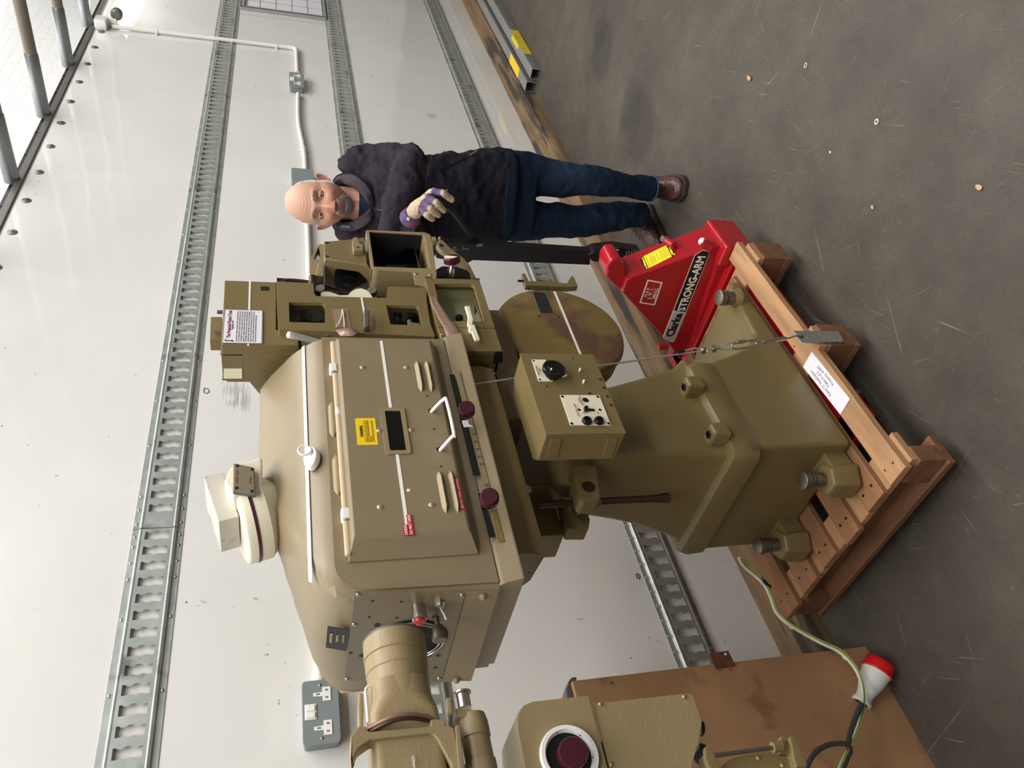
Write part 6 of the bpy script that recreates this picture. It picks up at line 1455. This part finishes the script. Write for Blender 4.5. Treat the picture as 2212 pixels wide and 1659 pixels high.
# hair, beard, eyebrows: short tapered strands rooted on the skin
bm_t = bmesh.new(); bm_t.from_mesh(hme); bm_t.normal_update()
pts_ = [(v.co+off, v.normal.copy()) for v in bm_t.verts]; bm_t.free()
rnd = random.Random(5)
def strands(name, mask, n, L, r, dirf, m, parent=head, off_=0.):
    cand = []
    for p, nn_ in pts_[:(NPH+1)*NTH]:
        w = p-HCt; a, b, c = w.dot(fa), w.dot(fb), w.dot(fc); k = mask(a, b, c)
        if k > 0: cand.append((p, nn_, a, b, c, k))
    bm = bmesh.new()
    if not cand: return
    for _ in range(n):
        p, nn_, a, b, c, k = rnd.choice(cand)
        if rnd.random() > k: continue
        p = p+Vector((rnd.uniform(-1, 1), rnd.uniform(-1, 1), rnd.uniform(-1, 1)))*.0016
        d = dirf(a, b, c, nn_)+Vector((rnd.uniform(-1, 1), rnd.uniform(-1, 1), rnd.uniform(-1, 1)))*.35
        d.normalize(); l_ = L*rnd.uniform(.6, 1.3); u, v_, _x = frame_from(d); bend = -ZA*.3*l_
        tri = [p-nn_*.001+(u*math.cos(q)+v_*math.sin(q))*r for q in (0, 2.1, 4.2)]; mid = [p+d*l_*.55+(u*math.cos(q)+v_*math.sin(q))*r*.8 for q in (0, 2.1, 4.2)]; tip = p+d*l_+bend
        A0 = [bm.verts.new(x) for x in tri]; B0 = [bm.verts.new(x) for x in mid]; T0 = bm.verts.new(tip)
        for q in range(3):
            bm.faces.new((A0[q], A0[(q+1) % 3], B0[(q+1) % 3], B0[q])); bm.faces.new((B0[q], B0[(q+1) % 3], T0))
    o = mk(name, bm, m, parent, smooth=0); o.data.polygons.foreach_set('use_smooth', [True]*len(o.data.polygons)); return o
def outw(a, b, c, nn_): return nn_*.55+(fa*(1 if a > 0 else -1))*.1-fc*.9
def m_hair(a, b, c):
    if abs(a) < .050 or b > .030: return 0
    return 1 if (-.052 < c < .080+(-b)*.2) else 0
strands('side_hair', m_hair, 11000, .019, .0006, lambda a, b, c, n_: n_*.6-fb*.6-fc*.1+ZA*.25, M_hair)
def m_goat(a, b, c):
    if b < .02: return 0
    A_ = abs(a)
    chin = c < -.088-.25*max(0, .016-A_) and A_ < .037 and c > -.127
    side = -.100 < c < -.068 and .026 < A_ < .038
    stash = -.070+5*a*a < c < -.053-1.8*a*a+.0 and A_ < .034
    must = (-.0680+6*a*a) < c < -.0555 and A_ < .035
    return 1 if (chin or must) else (.8 if side else 0)
strands('beard', m_goat, 8000, .0062, .0005, lambda a, b, c, n_: n_*.45-fc*.9+fa*(a*6), M_beard)
strands('stubble', lambda a, b, c: .25 if (b > .0 and -.12 < c < -.05 and abs(a) > .035) else 0, 500, .003, .0004, outw, M_beard)
def m_brow(a, b, c):
    A_ = abs(a); cl = .0255+.004*G(A_-.032, .012)
    return 1 if (b > .03 and .014 < A_ < .052 and abs(c-cl) < .0042) else 0
strands('eyebrows', m_brow, 620, .0062, .00045, lambda a, b, c, n_: n_*.45+fa*(1 if a > 0 else -1)*.8+fc*.2, M_brow)
# collar
inner = [(801, 446, .122), (785, 425, .112), (766, 407, .09), (748, 398, .05), (736, 400, .0), (733, 438, -.065), (736, 475, .0), (745, 481, .05), (762, 477, .09), (783, 464, .112), (802, 450, .122)]
outer = [(808, 447, .125), (800, 412, .13), (778, 386, .115), (752, 374, .05), (722, 386, -.02), (716, 438, -.08), (720, 492, -.02), (748, 500, .05), (772, 497, .115), (797, 480, .13), (808, 458, .125)]
Li, Lo = smoothpath([PM(*p) for p in inner], 4), smoothpath([PM(*p) for p in outer], 4)
bm = bmesh.new(); rows = []
for a, b in zip(Li, Lo):
    mid = (a+b)/2+nv*.008+ZA*.010; rows.append([bm.verts.new(q) for q in (a-nv*.004, a+ZA*.002, mid, b, b-nv*.006-ZA*.003, (a+b)/2-nv*.012)])
for i in range(len(rows)-1):
    for k in range(6): bm.faces.new((rows[i][k], rows[i][(k+1) % 6], rows[i+1][(k+1) % 6], rows[i+1][k]))
bm.faces.new(rows[0]); bm.faces.new(rows[-1][::-1]); bmesh.ops.recalc_face_normals(bm, faces=bm.faces)
co = mk('collar', bm, M_jackl, jk, smooth=60)
mk('collar_piping', tube([p+nv*.004 for p in Lo[:20]], .0022, 6), M_jackd, co); mk('collar_piping', tube([p+nv*.004 for p in Lo[-20:]], .0022, 6), M_jackd, co)
mk('blue_tab', tube([PM(737, 488, .085), PM(757, 490, .12)], .004, 8), mat('blue_lining', (70, 100, 130), .8), co)
# zip front from collar
mk('front_zip', tube([PM(806, 452, .13)]+[onfront(x, y, .002) for x, y in ((825, 455), (850, 460))], .003, 8), M_black, jk)
# inner shirt at the neck
sh_ = eloft([sec(774, 414, 470, .04, .055), sec(790, 416, 470, .055, .06), sec(812, 420, 478, .06, .07)]); mk('shirt', sh_, M_sweat, ps, smooth=60)
mk('shirt_neckband', tube([PM(738, 438, -.045), PM(760, 439, -.03), PM(785, 440, -.01), PM(815, 441, .0)], lambda t: .080-.002*t, 40), M_jackd, ps)
# ---- gloves
def glove(wrist, knk, tips, thumb, rad=.0125, name='glove', cuffdir=None):
    bm = bmesh.new(); kc = sum(knk, Vector())/4; segs = []
    # palm slab from wrist to the four knuckles
    for k in knk: limb([(wrist+(k-kc)*.35, .020), (wrist.lerp(k, .5)+(k-kc)*.1, .020), (k, .0140)], bm, 12, 3)
    limb([(wrist-(kc-wrist)*.1, .026), (wrist.lerp(kc, .35), .030), (wrist.lerp(kc, .8), .024)], bm, 14, 3)
    for k, (mid, tip) in zip(knk, tips):
        limb([(k, .0132), (k.lerp(mid, .6), .0122), (mid, .0124), (mid.lerp(tip, .6), .0120), (tip, .0102)], bm, 12, 3); segs.append((k, mid, tip))
        ball(tip, .0108, 6, bm)
    limb([(wrist.lerp(kc, .25), .018), (thumb[0], .017), (thumb[1], .0145)], bm, 12, 3); ball(thumb[1], .0145, 6, bm)
    me = remesh(bm, .0026, 1); wrinkle(me, .0012, 42, 2.)
    me.materials.clear(); me.materials.append(M_glove); me.materials.append(M_plaid)
    for f in me.polygons:
        c = f.center; best = None
        for k, mid, tip in segs:
            d = mid-k; t = (c-k).dot(d)/d.dot(d); dist = (c-(k+d*max(0, min(1, t)))).length
            if best is None or dist < best[0]: best = (dist, t, c, k)
        dw = (c-wrist).length; dk = (c-kc).length
        if best[0] < .02 and .10 < best[1] < .95 and f.normal.dot(-fw) > -.1: f.material_index = 1
        elif dw < .030: f.material_index = 1
    g = mko(name, me, None, ps, smooth=0); g.data.polygons.foreach_set('use_smooth', [True]*len(g.data.polygons)); return g
Wp = PM(889, 464, .31)
kn_ = [PM(908, 450, .365), PM(913, 436, .380), PM(922, 424, .385), (PM(935, 413, .380))]
tp_ = [(PM(922, 464, .410), PM(934, 473, .390)), (PM(930, 450, .425), PM(947, 465, .398)), (PM(942, 437, .428), PM(959, 455, .402)), (PM(957, 417, .420), PM(976, 432, .400))]
gl = glove(Wp, kn_, tp_, (PM(915, 452, .31), PM(938, 450, .30)))
mk('glove_cuff', lathe([(0, .030), (.02, .034), (.045, .040), (.046, .036), (.02, .030)], PM(892, 459, .325), PM(880, 484, .25)-PM(892, 459, .325), 24), M_plaid, gl)
mk('cuff_strap', tube([PM(884, 474, .34), PM(880, 471, .34)], .006, 8), M_cream, gl); mk('loose_thread', tube([PM(966, 409, .42), PM(963, 416, .42)], .0008, 5), M_cream, gl)
mk('loose_thread', tube([PM(971, 420, .42), PM(979, 426, .42), PM(978, 433, .42)], .0008, 5), M_cream, gl)
# the other gloved hand rests out of sight behind the light hood
W2 = PM(836, 520, .20); K2 = [PM(820+8*i, 560, .20) for i in range(4)]; T2 = [(PM(822+8*i, 578, .19), PM(832+8*i, 588, .17)) for i in range(4)]
glove(W2, K2, T2, (PM(860, 545, .19), PM(866, 560, .18)))
# ---- jeans: one surface from waist to both hems
def lsec(x, y, r, b, w): a = PM(x, y, w); return (a, r, b, rv_, nv)
S_ = 1/545.
bm = eloft([sec(1070, 333, 515, .125, .015), sec(1090, 327, 520, .132, .01), sec(1118, 327, 520, .130, .005), sec(1140, 331, 519, .120, .0)], sq=2.4)
limb([(PM(1108, 378, .01), .088), (PM(1145, 380, .02), .086), (PM(1190, 386, .035), .075), (PM(1245, 389, .06), .066), (PM(1285, 391, .065), .060), (PM(1330, 397, .045), .053), (PM(1375, 404, .02), .052), (PM(1408, 408, .01), .052)], bm, 24)
limb([(PM(1108, 470, .0), .088), (PM(1145, 474, .0), .084), (PM(1195, 477, -.01), .075), (PM(1250, 477, -.02), .069), (PM(1300, 472, -.045), .066), (PM(1345, 466, -.08), .062), (PM(1375, 466, -.10), .058), (PM(1388, 466, -.11), .055)], bm, 24)
jn = remesh(bm, .0075, 3); wrinkle(jn, .008, 8, 1.7, (1, 1, .8)); wrinkle(jn, .003, 22, 4.4)
jo = mko('jeans', jn, M_jean, ps, smooth=0); jo.data.polygons.foreach_set('use_smooth', [True]*len(jo.data.polygons))
def ring3(c, u, v, a, b, r, n=32): return tube([c+u*a*math.cos(2*PI*k/n)+v*b*math.sin(2*PI*k/n) for k in range(n+1)], r, 8)
mk('hem', ring3(PM(1410, 408, .01), rv_, nv, .052, .054, .004), M_jseam, jo)
mk('hem', ring3(PM(1389, 466, -.11), (rv_-ZA*-.1).normalized(), (nv+ZA*.1).normalized(), .054, .055, .004), M_jseam, jo)
# ---- boots
def boot(toe, heel, lab, ank):
    d = (toe-heel); L = d.length; d.normalize(); s = Vector((-d.y, d.x, 0))
    prof = [(0, .030, .036), (.02, .040, .045), (.08, .044, .046), (.15, .050, .044), (.20, .055, .040), (.25, .053, .034), (.28, .042, .028), (.295, .022, .018)]
    k = L/.295; rings = []
    bm = bmesh.new()
    up_h = [.13, .155, .15, .105, .082, .070, .056, .040]
    for (t, w, _), h in zip(prof, up_h):
        c = heel+d*t*k; r = []
        for q in range(20):
            a = 2*PI*q/20; x = math.cos(a); z = math.sin(a); zz = .022+(h-.022)*(z*.5+.5)
            ww = w*(1-.25*max(0, z))*abs(1) ; r.append(c+s*ww*math.copysign(abs(x)**.8, x)+ZA*zz)
        rings.append(r)
    loft(rings, bm)
    limb([(heel+d*.055+ZA*.07, .044), (heel+d*.055+ZA*.12, .046), (ank, .045)], bm, 18, 3)
    me = remesh(bm, .005, 2); wrinkle(me, .0025, 22, 6.)
    bo = mko('boot', me, M_boot, ps, smooth=0); bo.data.polygons.foreach_set('use_smooth', [True]*len(bo.data.polygons))
    out_ = []
    for side in (1, -1):
        pr = prof if side == 1 else prof[::-1]
        for t, w, _ in pr: out_.append(heel+d*t*k+s*side*(w+.006)+d*(.006 if t > .29 else 0))
    mk('sole', prism([Vector((p.x, p.y, .001)) for p in out_], (0, 0, .024)), M_sole, bo, bev=.004, smooth=50)
    bm = bmesh.new()
    for i in range(4):
        c = heel+d*(.125+i*.020)*k+ZA*(.128-.010*i); tube([c-s*.020, c+ZA*.004, c+s*.020], .0018, 6, bm)
    mk('laces', bm, M_sole, bo)
    for sd_ in (1, -1):
        for i in range(3): mk('eyelet', ball(heel+d*(.125+i*.020)*k+ZA*(.124-.010*i)+s*sd_*.026, .0030, 5), M_brass, bo)
tl_ = P(1486, 409, Z=.0); hl_ = tl_-nv*.285+rv_*.01; boot(tl_, Vector((hl_.x, hl_.y, 0)), '', PM(1402, 408, .0))
tr_ = P(1436, 546, Z=0); hr_ = P(1402, 452, Z=0)
dd = (tr_-hr_); dd.normalize(); boot(hr_+dd*.30, hr_, '', PM(1385, 468, -.12))
# ================================================================ LIGHT
def area(name, loc, sx, sy, power, col=(1, 1, 1), rot=(0, 0, 0)):
    l = bpy.data.lights.new(name, 'AREA'); l.shape = 'RECTANGLE'; l.size = sx; l.size_y = sy; l.energy = power; l.color = col
    o = bpy.data.objects.new(name, l); COL.objects.link(o); o.location = loc; o.rotation_euler = rot; return o
area('ceiling_light', (1.2, .3, 4.5), 4.5, 1.4, 155, (1, .985, .965))
area('ceiling_light', (5.6, .3, 4.5), 4.0, 1.4, 130, (1, .985, .965))
area('ceiling_light', (3.0, -2.2, 4.5), 5.0, .6, 110, (1, .985, .965))
area('ceiling_light', (-1.6, -1.6, 4.5), 2.5, 2.0, 90, (1, .985, .965))
area('ceiling_light', (5.0, 2.5, 4.5), 7.0, .15, 45, (1, .99, .98))
w = bpy.data.worlds.new('world'); SC.world = w; w.use_nodes = True
w.node_tree.nodes['Background'].inputs[0].default_value = (.79, .79, .78, 1); w.node_tree.nodes['Background'].inputs[1].default_value = .22
SC.view_settings.view_transform = 'Standard'; SC.view_settings.look = 'None'; SC.view_settings.gamma = 1; SC.view_settings.use_curve_mapping = False
SC.view_settings.exposure = 0.1
SC.cycles.use_denoising = True
